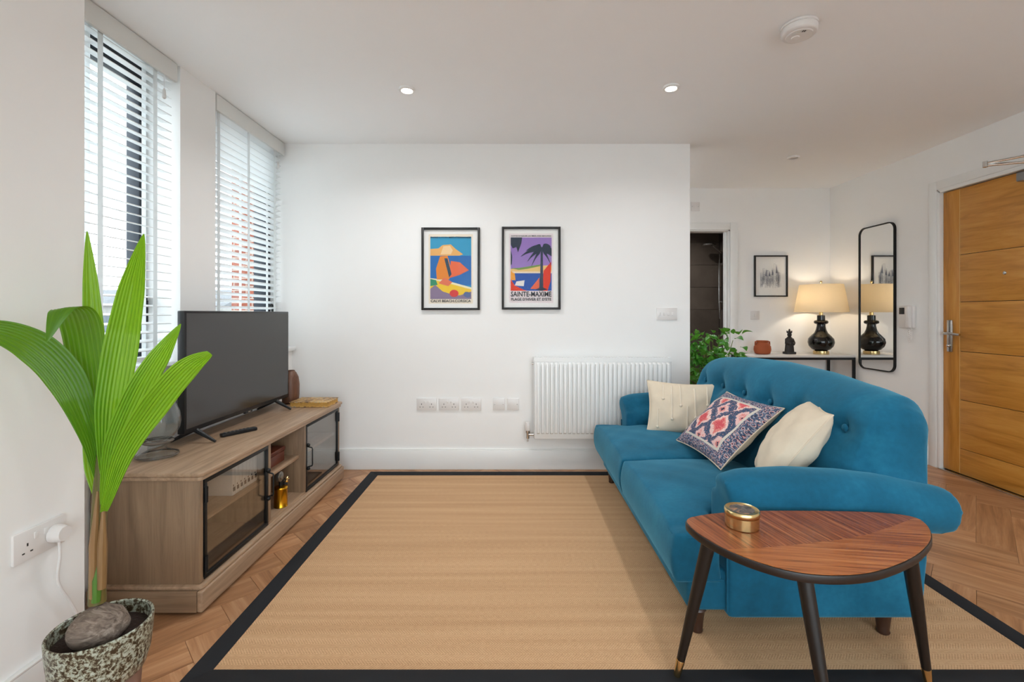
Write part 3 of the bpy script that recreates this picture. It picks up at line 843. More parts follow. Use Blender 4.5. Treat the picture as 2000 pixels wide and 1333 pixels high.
mb = MB().tube([c0 - Vector((0.010, 0.0, 0)), c0 + Vector((0.010, 0, 0))], 0.026, 20)
mb.tube([c0 - Vector((0.014, 0, 0)), c0 + Vector((0.015, 0, 0))], 0.014, 16)
mb.build('gauge_disc', plain('tarnished_steel', '#8a847c', 0.35, 0.9, var=0.2), br, bevel=0.002)
mb = MB()
c1 = Vector((bx_ + 0.018, by_ + 0.026, z0 + 0.134))
for k in range(5):
    a = 2 * PI * k / 5; mb.tube([c1, c1 + Vector((0.004, math.cos(a) * 0.015, math.sin(a) * 0.015))], [0.005, 0.0035], 8)
mb.build('star_tap', M['brass'], br, smooth=True)
MB().tube([(bx_, by_, z0 + 0.14), (bx_ + 0.01, by_ + 0.015, z0 + 0.14), tuple(c1)], 0.005, 8).build('tap_pipe', M['black_metal'], br, smooth=True)
MB().ball((bx_ - 0.01, by_ + 0.052, z0 + 0.09), 0.019, 14, 10, (1, 1, 1.4)).tube([(bx_, by_ + 0.03, z0 + 0.02), (bx_ - 0.005, by_ + 0.055, z0 + 0.055), (bx_ - 0.005, by_ + 0.052, z0 + 0.11), (bx_, by_ + 0.015, z0 + 0.13)], 0.006, 8).build('carry_handle', M['black_metal'], br, smooth=True)

# ------------------------------------------------------------------ television
TX = -1.505; TY0, TY1, TZ0, TZ1 = 2.085, 3.045, 0.598, 1.16
tv = thing('television', 'black flat screen television on the oak cabinet', 'television', (TX, (TY0 + TY1) / 2, CT))
MB().box(TX - 0.022, TX + 0.012, TY0, TY1, TZ0, TZ1).build('bezel', M['tv_body'], tv, bevel=0.004)
MB().box(TX - 0.06, TX - 0.022, TY0 + 0.12, TY1 - 0.12, TZ0 + 0.02, TZ0 + 0.33).build('back_housing', M['tv_body'], tv, bevel=0.012)
MB().box(TX + 0.012, TX + 0.0132, TY0 + 0.011, TY1 - 0.011, TZ0 + 0.022, TZ1 - 0.011).build('screen', M['tv_screen'], tv)
MB().box(TX - 0.0, TX + 0.014, 2.555, 2.625, TZ0 - 0.008, TZ0 + 0.006).build('logo_bar', M['tv_body'], tv, bevel=0.003)
MB().box(TX + 0.0142, TX + 0.0147, 2.578, 2.602, TZ0 - 0.004, TZ0 + 0.002).build('logo', M['chrome'], tv)
for fy in (2.17, 2.90):
    f = MB()
    for sx in (-1, 1):
        f.tube([(TX - 0.005, fy, TZ0 + 0.006), (TX - 0.005 + sx * 0.03, fy, TZ0 - 0.012), (TX - 0.005 + sx * 0.105, fy - 0.005, CT + 0.006)], [0.013, 0.011, 0.006], 8)
    f.build('foot', M['tv_body'], tv, smooth=True)
rm = thing('remote_control', 'black remote control beside the television\'s near foot', 'remote', (-1.40, 2.29, CT))
rm.rotation_euler = (0, 0, 0)
q = [(-1.455, 2.27), (-1.425, 2.25), (-1.335, 2.395), (-1.365, 2.415)]
MB().prism(q, 2, CT + 0.001, CT + 0.017).build('body', M['tv_body'], rm, bevel=0.004)
for i in range(7):
    for j in range(3):
        u = 0.12 + i * 0.11; w_ = 0.25 + j * 0.25
        a = Vector(q[0]).lerp(Vector(q[3]), u); b_ = Vector(q[1]).lerp(Vector(q[2]), u); c = a.lerp(b_, w_)
        MB().box(c.x - 0.0035, c.x + 0.0035, c.y - 0.0035, c.y + 0.0035, CT + 0.017, CT + 0.0185).build('button', plain('grey_button', '#5b5b5e', 0.5) if 'grey_button' not in bpy.data.materials else bpy.data.materials['grey_button'], rm)

# patterned flat box/book, wooden vase, glass vase
def marbled():
    t = NT('marbled_map_cover')
    v = t.coord()
    n = t.noise(v, 26, 4, 0.6, 1.2)
    c = t.ramp(n, [(0.34, '#4a372b'), (0.42, '#8c6a4c'), (0.5, '#c99a52'), (0.58, '#d8b57a'), (0.66, '#7b8791'), (0.72, '#c58a4a')])
    t.link(c, t.p.inputs['Base Color']); t.set(Roughness=0.5); return t.m
pb = thing('patterned_book', 'thick ochre patterned book lying on the cabinet\'s far end', 'book', (-1.33, 3.06, CT))
mm = marbled()
MB().box(-1.455, -1.205, 2.975, 3.155, CT + 0.001, CT + 0.006).build('cover', mm, pb, bevel=0.001)
MB().box(-1.45, -1.209, 2.979, 3.151, CT + 0.006, CT + 0.030).build('pages', plain('ochre_pages', '#c89a4e', 0.8, var=0.3, nscale=60), pb)
MB().box(-1.455, -1.205, 2.975, 3.155, CT + 0.030, CT + 0.035).build('cover', mm, pb, bevel=0.001)
wv = thing('wooden_vase', 'dark brown wooden vase behind the television\'s far edge', 'vase', (-1.535, 3.115, CT))
pw = wood('dark_turned_vase', [(0.3, '#3d2618'), (0.6, '#6b4530'), (0.8, '#85624a')], axis=2)
MB().lathe([(0.035, 0.0), (0.05, 0.01), (0.056, 0.06), (0.057, 0.13), (0.05, 0.18), (0.036, 0.21), (0.024, 0.222), (0.02, 0.20)], (-1.515, 3.115, CT), 28, False).build('body', pw, wv, smooth=True)
MB().lathe([(0.02, 0.20), (0.021, 0.221), (0.026, 0.224), (0.028, 0.219)], (-1.515, 3.115, CT), 28, False).build('rim', pw, wv, smooth=True)
gv = thing('glass_vase', 'clear glass footed vase on the cabinet behind the palm', 'vase', (-1.515, 1.955, CT))
gc = (-1.515, 1.955, CT)
MB().lathe([(0.0, 0.001), (0.070, 0.001), (0.076, 0.006), (0.074, 0.012), (0.05, 0.024), (0.034, 0.032), (0.033, 0.052), (0.05, 0.06)], gc, 36, False).build('foot', M['vase_glass'], gv, smooth=True)
MB().lathe([(0.052, 0.060), (0.058, 0.064), (0.058, 0.070), (0.052, 0.074)], gc, 36, False).build('collar', plain('smoky_glass_rim', '#6d655c', 0.15, var=0.3, nscale=40), gv, smooth=True)
MB().lathe([(0.076, 0.006), (0.0775, 0.008), (0.076, 0.0125), (0.0735, 0.0128)], gc, 36, False).build('foot_rim', plain('dark_glass_rim', '#5a5149', 0.15, var=0.4, nscale=50), gv, smooth=True)
MB().lathe([(0.001, 0.068), (0.03, 0.07), (0.058, 0.085), (0.078, 0.115), (0.084, 0.15), (0.078, 0.19), (0.064, 0.225), (0.057, 0.25), (0.060, 0.275), (0.066, 0.29), (0.063, 0.29), (0.057, 0.272), (0.054, 0.25), (0.061, 0.225), (0.075, 0.19), (0.081, 0.15), (0.075, 0.115), (0.056, 0.088), (0.001, 0.074)], gc, 36, False).build('bowl', M['vase_glass'], gv, smooth=True)

# ================================================================== RUG
RX0, RX1, RY0, RY1 = -1.035, 1.80, 1.40, 3.315
rug = thing('rug', 'natural jute rug with black border under the blue sofa', 'rug', ((RX0 + RX1) / 2, (RY0 + RY1) / 2, 0))
bw = 0.072; rt = 0.010
MB().box(RX0 + 0.01, RX1 - 0.01, RY0 + 0.01, RY1 - 0.01, 0.001, rt - 0.002).build('woven_field', M['rug'], rug)
for q in ([(RX0, RY0), (RX0 + bw, RY0 + bw), (RX0 + bw, RY1 - bw), (RX0, RY1)], [(RX1, RY0), (RX1, RY1), (RX1 - bw, RY1 - bw), (RX1 - bw, RY0 + bw)],
          [(RX0, RY0), (RX1, RY0), (RX1 - bw, RY0 + bw), (RX0 + bw, RY0 + bw)], [(RX0, RY1), (RX0 + bw, RY1 - bw), (RX1 - bw, RY1 - bw), (RX1, RY1)]):
    MB().prism(q, 2, 0.0005, rt).build('border_strip', M['black_trim'], rug, bevel=0.0015)

# ================================================================== SOFA (faces the television)
SYC = 2.38
sofa = thing('sofa', 'teal blue velvet two seat sofa with curved buttoned back', 'sofa', (1.05, SYC, rt))
V = M['velvet']
def mir(y): return 2 * SYC - y
MB().box(0.605, 1.385, 1.605, mir(1.605), 0.105, 0.25).build('base', V, sofa, bevel=0.022, seg=4)
# arms: upright panel and fat roll, one soft surface each
def arm(far):
    Y = (lambda y: mir(y)) if far else (lambda y: y)
    mb = MB()
    mb.box(0.735, 1.43, Y(1.585), Y(1.74), 0.092, 0.50)
    path = [(0.735, 1.625, 0.498), (0.80, 1.62, 0.510), (0.95, 1.61, 0.517), (1.12, 1.60, 0.512), (1.28, 1.59, 0.500), (1.40, 1.585, 0.482), (1.475, 1.583, 0.470)]
    mb.tube([(x, Y(y), z) for x, y, z in path], [0.080, 0.090, 0.094, 0.094, 0.090, 0.083, 0.076], 28)
    mb.tube([(0.80, Y(1.68), 0.46), (1.40, Y(1.68), 0.44)], 0.075, 20)
    def df(p):
        if p.z < 0.42: p.x = min(p.x, 1.40 + 0.11 * (p.z - 0.11))
        return p
    organic('arm', mb, 0.012, 7, V, sofa, df)
    # seam piping down the front edge of the arm panel
    MB().tube([(0.737, Y(1.595), 0.115), (0.735, Y(1.592), 0.28), (0.735, Y(1.592), 0.42)], 0.0035, 6).build('piping', V, sofa, smooth=True)
arm(False); arm(True)
# T shaped seat cushions
def seat(far):
    Y = (lambda y: mir(y)) if far else (lambda y: y)
    mb = MB()
    mb.box(0.56, 1.20, Y(1.735), Y(SYC - 0.006), 0.215, 0.385)
    mb.box(0.56, 0.725, Y(1.585), Y(1.80), 0.215, 0.385)
    def df(p):
        yy = p.y if not far else mir(p.y)
        u = min(max((p.x - 0.56) / 0.64, 0), 1); w = min(max((yy - 1.66) / (SYC - 1.66), 0), 1)
        k = (max(0, math.sin(PI * (0.12 + 0.80 * u)))) * max(0, math.sin(PI * min(1, max(0, w)))) ** 0.5
        if p.z > 0.30: p.z += 0.055 * k * min(1, (p.z - 0.30) / 0.06)
        p.x -= 0.018 * math.sin(PI * min(1, max(0, (p.z - 0.2) / 0.2))) * (1 - u)
        if p.z > 0.34:
            p.z += 0.0016 * math.sin(p.x * 41 + 3 * yy) * math.sin(yy * 33 + 1.3)
        return p
    c = organic('seat_cushion', mb, 0.012, 6, V, sofa, df)
    for z in (0.372, 0.226):
        x = 0.5535
        yn = 1.59; yf = SYC - 0.012
        x2 = x + 0.004 if z < 0.3 else x + 0.004
        pts = [(0.72, Y(yn), z), (0.60, Y(yn + 0.0), z), (x2 + 0.012, Y(yn + 0.008), z), (x2, Y(yn + 0.03), z)]
        for k in range(1, 9): pts.append((x2, Y(yn + 0.03 + (yf - yn - 0.06) * k / 8), z))
        pts += [(x2 + 0.012, Y(yf - 0.008), z), (x2 + 0.05, Y(yf), z)]
        MB().tube(pts, 0.0045, 8).build('piping', V, c, smooth=True)
seat(False); seat(True)
# buttoned back
def lerp_tab(tab, x):
    for (a, va), (b, vb) in zip(tab, tab[1:]):
        if a <= x <= b:
            k = (x - a) / (b - a); k = k * k * (3 - 2 * k) * 0.35 + k * 0.65
            return va + (vb - va) * k
    return tab[-1][1] if x > tab[-1][0] else tab[0][1]
HT = [(0, 0.90), (0.4, 0.89), (0.75, 0.866), (0.88, 0.85), (0.95, 0.812), (0.985, 0.765), (1.0, 0.71)]
HALF = 0.80
buttons = [SYC + (k - 2.5) * 0.255 for k in range(6)]
BZ = 0.715
def xf(z): return 1.115 + (z - 0.40) * 0.36
def back_pt(i, j):
    t = -1 + 2 * j
    # denser rings near the ends
    t = math.sin(t * PI / 2) * 0.35 + t * 0.65
    y = SYC + HALF * t
    a = abs(t)
    hgt = lerp_tab(HT, a)
    th = 0.26 * (1 if a < 0.74 else 0.22 + 0.78 * math.sqrt(max(0, 1 - ((a - 0.74) / 0.26) ** 2)))
    r = th * 0.5
    zb_ = 0.40
    n1 = 0.42; n2 = 0.60
    if i < n1:
        z = zb_ + (hgt - r - zb_) * (i / n1)
        x = xf(z) + (0.26 - th) * 0.8
        nx, nz = -1, 0
    elif i < n2:
        q = (i - n1) / (n2 - n1) * PI
        zc = hgt - r
        x = xf(zc) + (0.26 - th) * 0.8 + r - r * math.cos(q); z = zc + r * math.sin(q)
        x += 0.02 * math.sin(q)
        nx, nz = -math.cos(q), math.sin(q)
    else:
        k = (i - n2) / (1 - n2); zc = hgt - r
        z = zc + (zb_ - zc) * k
        x = (xf(zc) + (0.26 - th) * 0.8 + th) * (1 - k) + 1.43 * k
        nx, nz = 1, 0
    if a > 0.82: x -= 0.05 * ((a - 0.82) / 0.18) ** 2 * max(0, (z - 0.4) / 0.4)
    if i < 0.52:
        dmp = 0
        bul = 0.018 * math.sin(PI * min(1, max(0, (z - 0.42) / 0.45))) if a < 0.93 else 0
        for b in buttons:
            d2 = ((y - b) / 0.065) ** 2 + ((z - BZ) / 0.055) ** 2
            dmp += 0.032 * math.exp(-d2)
            if z > BZ: dmp += 0.008 * math.exp(-((y - b) / 0.028) ** 2) * max(0, 1 - ((z - BZ) / 0.12)) 
            else: dmp += 0.010 * math.exp(-((y - b) / 0.05) ** 2) * max(0, 1 - ((BZ - z) / 0.14))
        for b, b2 in zip(buttons, buttons[1:]):
            if b < y < b2:
                s_ = (y - b) / (b2 - b); zz = BZ - 0.012 * math.sin(PI * s_)
                dmp += 0.010 * math.exp(-((z - zz) / 0.022) ** 2)
        x += dmp - bul
    return (x, y, z)
bm_b = MB().grid(back_pt, 90, 150)
# close the ends
w = 91
bm_b.f.append(tuple(range(0, w))); bm_b.mi.append(0)
bm_b.f.append(tuple(range(150 * w, 151 * w))); bm_b.mi.append(0)
bk_o = bm_b.build('backrest', V, sofa, smooth=True, angle=70)
for b in buttons:
    MB().ball((xf(BZ) + 0.021, b, BZ), 0.015, 14, 8, (0.5, 1, 1)).build('button', V, bk_o, smooth=True)
MB().box(1.30, 1.425, 1.66, mir(1.66), 0.13, 0.50).build('back_panel', V, sofa, bevel=0.03, seg=3)
# legs
prof = [(0.019, 0.0), (0.021, 0.006), (0.019, 0.012), (0.023, 0.05), (0.027, 0.075), (0.032, 0.082), (0.029, 0.089), (0.036, 0.098), (0.036, 0.112)]
for lx, ly in ((0.655, 1.655), (1.315, 1.645), (0.655, mir(1.655)), (1.315, mir(1.645))):
    MB().lathe(prof, (lx, ly, rt), 20).build('leg', M['sofa_leg'], sofa, smooth=True)

# ------------------------------------------------------------------ cushions
def pillow_fn(w, h, t, side, seed):
    def fn(a, b):
        u = -1 + 2 * a; v = -1 + 2 * b
        x = w / 2 * u * (1 - 0.09 * (1 - v * v) * abs(u) ** 3)
        y = h / 2 * v * (1 - 0.09 * (1 - u * u) * abs(v) ** 3)
        k = max(0.0, (1 - u * u) * (1 - v * v))
        z = t / 2 * k ** 0.42
        z += 0.006 * math.sin(9 * u + seed) * math.sin(7 * v + seed * 2) * k ** 0.5
        rr = math.hypot(u, v)
        z -= 0.010 * abs(math.sin(4 * math.atan2(v, u) + seed)) * min(1, rr) ** 3 * k ** 0.4
        return (x, y, side * max(z, 0.0) + side * 0.0004)
    return fn
def cushion(label, loc, xa, ya, w, h, t, front, back, seed):
    xa = Vector(xa).normalized(); ya = Vector(ya); ya = (ya - xa * ya.dot(xa)).normalized(); za = xa.cross(ya)
    m = Matrix((xa, ya, za)).transposed().to_4x4(); m.translation = Vector(loc)
    c = thing('cushion', label, 'cushion', mat=m)
    f = MB().grid(pillow_fn(w, h, t, 1, seed), 34, 34).build('front_cover', front, c, smooth=True, angle=80, recalc=False)
    MB().grid(pillow_fn(w, h, t, -1, seed + 1), 34, 34).build('back_cover', back, c, smooth=True, angle=80)
    fn = pillow_fn(w, h, t, 1, seed)
    pts = [fn(i / 16, 0) for i in range(16)] + [fn(1, i / 16) for i in range(16)] + [fn(1 - i / 16, 1) for i in range(16)] + [fn(0, 1 - i / 16) for i in range(16)]
    MB().tube(pts, 0.0032, 6, closed=True).build('seam', back, c, smooth=True)
    return c, f, fn
A, Af, An = cushion('cream cushion with raised tufted stripes against the sofa\'s far arm', (1.03, 2.83, 0.565), (0.95, -0.22, -0.03), (0.10, 0.34, 0.80), 0.42, 0.33, 0.13, M['cream'], M['cream'], 1.0)
for k, (u, v0, v1) in enumerate([(0.14, 0.1, 0.42), (0.22, 0.62, 0.92), (0.34, 0.25, 0.9), (0.46, 0.5, 0.95), (0.55, 0.08, 0.5), (0.66, 0.3, 0.86), (0.76, 0.1, 0.4), (0.84, 0.55, 0.93)]):
    pts = [Vector(An(u, v0 + (v1 - v0) * i / 10)) + Vector((0, 0, 0.001)) for i in range(11)]
    MB().tube(pts, 0.0048, 6).ball(pts[0], 0.010, 8, 6).build('tuft', M['cream_tuft'], A, smooth=True)
cushion('patterned navy and coral cushion between the two cream ones', (1.065, 2.34, 0.575), (0.02, -1, 0.03), (0.27, 0.02, 0.25), 0.54, 0.40, 0.13, M['kilim'], M['cream'], 2.3)
cushion('plain cream cushion seen edge on beside the sofa\'s near arm', (1.125, 1.875, 0.615), (-0.42, -0.9, 0.0), (0.20, -0.09, 0.32), 0.36, 0.40, 0.16, M['cream'], M['cream'], 4.1)

# ================================================================== SIDE TABLE
tb_pts = [(1333, 1014), (1352, 1036), (1384, 1057), (1422, 1077), (1475, 1098), (1545, 1118), (1615, 1126), (1685, 1124), (1737, 1112), (1790, 1089), (1816, 1064), (1823, 1047), (1814, 1026), (1790, 1009), (1720, 1001), (1615, 998), (1489, 997), (1412, 1001), (1370, 1006)]
TT = 0.51
outline = [atz(x, y, TT) for x, y in tb_pts]
def chaikin(p, n=2):
    for _ in range(n):
        q = []
        for i in range(len(p)):
            a, b = p[i], p[(i + 1) % len(p)]
            q += [a * 0.75 + b * 0.25, a * 0.25 + b * 0.75]
        p = q
    return p
smooth_out = chaikin(outline, 2)
table = thing('side_table', 'leaf shaped side table with dark splayed legs in front of sofa', 'table', (0.90, 1.33, rt))
MB().prism([(p.x, p.y) for p in smooth_out], 2, TT - 0.024, TT - 0.001).build('top_edge', M['dark_edge'], table, bevel=0.004, seg=2)
cen = sum((Vector((p.x, p.y)) for p in smooth_out), Vector((0, 0))) / len(smooth_out)
ins = [Vector((p.x, p.y)) + (cen - Vector((p.x, p.y))).normalized() * 0.004 for p in smooth_out]
seam = [atz(1422, 1071, TT), atz(1500, 1070, TT), atz(1562, 1064, TT), atz(1640, 1055, TT), atz(1685, 1047, TT), atz(1740, 1030, TT), atz(1786, 1009, TT)]
seam = [Vector((p.x, p.y)) for p in seam]
i0 = min(range(len(ins)), key=lambda i: (ins[i] - seam[0]).length); i1 = min(range(len(ins)), key=lambda i: (ins[i] - seam[-1]).length)
near = [ins[(i0 + k) % len(ins)] for k in range((i1 - i0) % len(ins) + 1)]
far_ = [ins[(i1 + k) % len(ins)] for k in range((i0 - i1) % len(ins) + 1)]
near_poly = near + seam[1:-1][::-1]; far_poly = far_ + seam[1:-1]
# veneer leaves: grain of each half runs at its own angle
for poly, mt, ang in ((near_poly, M['veneer_b'], R(-8)), (far_poly, M['veneer_a'], R(14))):
    me = MB().prism([(p.x, p.y) for p in poly], 2, TT - 0.001, TT + 0.0005)
    o = me.build('veneer', mt, table)
    mw = Matrix.Rotation(-ang, 4, 'Z')
    o.data.transform(mw); o.rotation_euler = (0, 0, ang)
leg_m = M['black_wood']
for top, foot in (((0.585, 1.375), (0.509, 1.444)), ((0.775, 1.245), (0.805, 1.155)), ((1.13, 1.325), (1.268, 1.412))):
    a = Vector((top[0], top[1], TT - 0.024)); b = Vector((foot[0], foot[1], rt + 0.003))
    lg = MB().tube([a, a.lerp(b, 0.35), a.lerp(b, 0.88)], [0.0205, 0.0185, 0.0125], 16).build('leg', leg_m, table, smooth=True)
    MB().tube([a.lerp(b, 0.88), a.lerp(b, 0.885), b], [0.0125, 0.0132, 0.0098], 16).build('brass_foot', M['brass'], lg, smooth=True)
def agate():
    t = NT('dark_agate')
    n = t.noise(t.coord(), 34, 4, 0.6, 0.8)
    t.link(t.ramp(n, [(0.4, '#3a3838'), (0.52, '#5c5654'), (0.6, '#8a6a58'), (0.66, '#c08a5c')]), t.p.inputs['Base Color']); t.set(Roughness=0.12); return t.m
pc = atz(1449, 1028, TT)
bx = thing('trinket_box', 'round brass trinket box with dark stone lid on the side table', 'box', (pc.x, pc.y, TT))
q = (pc.x, pc.y, TT + 0.0006)
MB().lathe([(0.044, 0.0), (0.047, 0.002), (0.047, 0.034)], q, 40).build('body', M['brass'], bx, smooth=True)
MB().lathe([(0.0475, 0.035), (0.049, 0.037), (0.049, 0.049), (0.0465, 0.052), (0.0435, 0.0505)], q, 40).build('lid_rim', M['brass'], bx, smooth=True)
MB().lathe([(0.0435, 0.050), (0.001, 0.0525)], q, 40).build('stone_lid', agate(), bx, smooth=True)
cl_ = MB()
for k in range(5): cl_.box(-0.0115, 0.0115, -0.003, 0.0, 0.004 + k * 0.0062, 0.0085 + k * 0.0062)
cb = cl_.build('clasp', M['brass'], bx); cb.location = (0.012, -0.0455, 0.002); cb.rotation_euler = (0, 0, R(15))

# ================================================================== COCONUT PALM
pX, pY = -1.125, 1.255
pot = thing('plant_pot', 'speckled grey stoneware pot on feet holding the sprouting coconut', 'pot', (pX, pY, 0))
MB().lathe([(0.03, 0.150), (0.075, 0.153), (0.096, 0.17), (0.107, 0.21), (0.112, 0.26), (0.114, 0.30), (0.111, 0.303), (0.107, 0.300), (0.105, 0.262)], (pX, pY, 0), 48, False).build('bowl', M['stoneware'], pot, smooth=True)
MB().lathe([(0.106, 0.266), (0.06, 0.272), (0.002, 0.274)], (pX, pY, 0), 32, False).build('soil', M['soil'], pot, smooth=True)
ft = plain('brown_clay_foot', '#7d5f50', 0.5, var=0.2)
for k in range(4):
    a = R(35 + 90 * k); c = (pX + 0.062 * math.cos(a), pY + 0.062 * math.sin(a))
    MB().tube([(c[0], c[1], 0.0), (c[0] * 0.999, c[1], 0.08), (c[0], c[1], 0.162)], [0.021, 0.020, 0.026], 14).build('foot', ft, pot, smooth=True)
palm = thing('coconut_palm', 'sprouting coconut palm with long pleated leaves beside the near wall', 'plant', (pX, pY, 0.27))
def husk(u, v):
    a = 2 * PI * u; b = -PI / 2 + PI * v
    r = 0.062 * (1 + 0.06 * math.sin(3 * a + 1) * math.cos(b) + 0.03 * math.sin(5 * a + 4 * b))
    return (pX + 0.004 + r * 1.06 * math.cos(b) * math.cos(a), pY - 0.012 + r * 0.98 * math.cos(b) * math.sin(a), 0.305 + r * 0.82 * math.sin(b))
hk = MB().grid(husk, 40, 24, True); hk.build('coconut', M['husk'], palm, smooth=True)
st = [at(190, 1178, 1.255), at(190, 1120, 1.258), at(192, 1040, 1.26), at(196, 960, 1.262), at(200, 900, 1.262), at(203, 860, 1.262)]
MB().tube(st, [0.020, 0.018, 0.0175, 0.0165, 0.014, 0.010], 14).build('stem', M['palm_stem'], palm, smooth=True)
for dx, y0, y1, cc in ((-7, 1168, 960, '#7d5c36'), (9, 1150, 985, '#6b4f2c'), (-2, 1176, 1090, '#41681c')):
    mb = MB().tube([at(190 + dx, y0, 1.243), at(191 + dx, (y0 + y1) / 2, 1.243), at(196 + dx * 0.7, y1, 1.248)], [0.010, 0.011, 0.003], 8)
    mb.build('sheath', wood('sheath_%d' % abs(int(dx)), [(0.3, cc), (0.7, '#98754a' if dx != -2 else '#56822a')], axis=2), palm, smooth=True)
CAMV = Vector((0, 0, CAM_Z))
def catmull(P, n):
    out = []
    for i in range(len(P) - 1):
        p0 = P[max(i - 1, 0)]; p1 = P[i]; p2 = P[i + 1]; p3 = P[min(i + 2, len(P) - 1)]
        for k in range(n):
            t = k / n
            out.append(0.5 * ((2 * p1) + (p2 - p0) * t + (2 * p0 - 5 * p1 + 4 * p2 - p3) * t * t + (3 * p1 - p0 - 3 * p2 + p3) * t ** 3))
    out.append(P[-1]); return out
def leaf(px, widths, fold=0.25, tilt=0.0, side=None, pleats=9, mat=None):
    """px: (x, y, depth) centreline; widths: half widths in metres at the same stations"""
    P = [at(*q) for q in px]
    C = catmull(P, 10); n = len(C)
    Wd = []
    for i in range(len(widths) - 1):
        for k in range(10): Wd.append(widths[i] + (widths[i + 1] - widths[i]) * (k / 10))
    Wd.append(widths[-1])
    for _ in range(4): Wd = [Wd[0]] + [(Wd[i - 1] + 2 * Wd[i] + Wd[i + 1]) / 4 for i in range(1, n - 1)] + [Wd[-1]]
    m = pleats * 4
    rows = []
    for i in range(n):
        T = (C[min(i + 1, n - 1)] - C[max(i - 1, 0)]).normalized()
        if side is None:
            vw = (CAMV - C[i]).normalized(); sd = T.cross(vw).normalized()
            nn = sd.cross(T)
            sd = (sd * math.cos(tilt) + nn * math.sin(tilt))
        else:
            sd = Vector(side); sd = (sd - T * sd.dot(T)).normalized()
        N = sd.cross(T).normalized()
        row = []
        for j in range(m + 1):
            c = -1 + 2 * j / m
            ph = abs(((j / m * pleats) % 1) * 2 - 1)
            z = (ph - 0.5) * min(0.0024, Wd[i] * 0.10) - fold * abs(c) * Wd[i] * 0.5 + fold * Wd[i] * 0.25
            row.append(C[i] + sd * (c * Wd[i]) - N * z)
        rows.append(row)
    mb = MB().grid(lambda u, v: rows[int(round(u * (n - 1)))][int(round(v * m))], n - 1, m)
    return mb.build('leaf', mat or M['palm'], palm, smooth=True, angle=60, recalc=False)
leaf([(203, 900, 1.275), (192, 780, 1.30), (183, 650, 1.315), (176, 540, 1.325), (170, 452, 1.33)], [0.008, 0.020, 0.024, 0.016, 0.001], 0.9, pleats=5)
leaf([(206, 930, 1.255), (217, 800, 1.262), (236, 680, 1.27), (258, 560, 1.275), (281, 457, 1.275)], [0.010, 0.036, 0.039, 0.029, 0.001], 0.35)
leaf([(198, 930, 1.262), (186, 830, 1.268), (172, 720, 1.265), (160, 645, 1.245), (145, 606, 1.20), (118, 610, 1.155), (92, 668, 1.12)], [0.012, 0.036, 0.056, 0.056, 0.046, 0.034, 0.001], 0.15, side=(1, 0.0, 0.12), mat=M['palm_shaded'])
leaf([(194, 940, 1.255), (176, 850, 1.25), (132, 745, 1.225), (72, 680, 1.19), (0, 648, 1.14), (-60, 650, 1.11)], [0.008, 0.024, 0.042, 0.043, 0.030, 0.012], 0.35, tilt=0.3, mat=M['palm_shaded'])
leaf([(203, 985, 1.25), (226, 870, 1.25), (268, 770, 1.26), (312, 695, 1.27), (353, 633, 1.275)], [0.008, 0.029, 0.034, 0.027, 0.001], 0.4, tilt=-0.35)
leaf([(203, 1000, 1.245), (240, 890, 1.225), (300, 795, 1.21), (362, 722, 1.20), (410, 690, 1.19)], [0.008, 0.026, 0.036, 0.031, 0.008], 0.35, tilt=-0.3)
leaf([(190, 975, 1.27), (178, 920, 1.28), (172, 870, 1.285), (168, 815, 1.29)], [0.006, 0.014, 0.012, 0.001], 0.7, pleats=4)
leaf([(200, 960, 1.285), (214, 900, 1.30), (222, 850, 1.31), (226, 800, 1.315)], [0.006, 0.016, 0.013, 0.001], 0.7, pleats=4)

# ================================================================== ON THE BACK WALL
def frame_local(w, h, root, fw=0.016, fd=0.022, mat='black_wood', mat_w=0.03):
    MB().box(-w / 2, -w / 2 + fw, -fd, 0, -h / 2, h / 2).build('frame_side', M[mat], root, bevel=0.0015)
    MB().box(w / 2 - fw, w / 2, -fd, 0, -h / 2, h / 2).build('frame_side', M[mat], root, bevel=0.0015)
    MB().box(-w / 2 + fw, w / 2 - fw, -fd, 0, h / 2 - fw, h / 2).build('frame_rail', M[mat], root, bevel=0.0015)
    MB().box(-w / 2 + fw, w / 2 - fw, -fd, 0, -h / 2, -h / 2 + fw).build('frame_rail', M[mat], root, bevel=0.0015)
    MB().box(-w / 2 + fw, w / 2 - fw, -0.006, 0, -h / 2 + fw, h / 2 - fw).build('mount', M['paper'], root)
    MB().box(-w / 2 + fw, w / 2 - fw, -fd + 0.004, -fd + 0.006, -h / 2 + fw, h / 2 - fw).build('pane', M['picture_glass'], root)
def cmat(name, c):
    return bpy.data.materials.get(name) or plain(name, c, 0.8, var=0.02)
def poster_print(root, w, h, shapes, cz=0.0):
    """flat print: polygons in 0..1 coordinates, later ones on top"""
    mats = []; mb = MB(); y = -0.0062
    for col, poly in shapes:
        nm = 'ink_' + col.lstrip('#')
        if nm not in [m.name for m in mats]: mats.append(cmat(nm, col))
        mb.cur = [m.name for m in mats].index(nm)
        v = [((p[0] - 0.5) * w, y, (p[1] - 0.5) * h + cz) for p in poly]
        mb.add(v, [tuple(range(len(v)))]); y -= 0.00012
    return mb.build('print', mats, root, recalc=False)
def rect(a, b, c, d): return [(a, b), (c, b), (c, d), (a, d)]
def blob(cx, cy, rx, ry, n=18, jag=0.0, seed=0):
    rnd = random.Random(seed)
    return [(cx + rx * math.cos(2 * PI * k / n) * (1 + jag * (rnd.random() - 0.5)), cy + ry * math.sin(2 * PI * k / n) * (1 + jag * (rnd.random() - 0.5))) for k in range(n)]
def fr_px(x0, x1, y0, y1, Y): 
    s = 900 / Y
    return (x0 + x1) / 2, (x1 - x0) / s, (y1 - y0) / s, Vector((((x0 + x1) / 2 - 1005) / s, 0, CAM_Z - ((y0 + y1) / 2 - 613) / s))
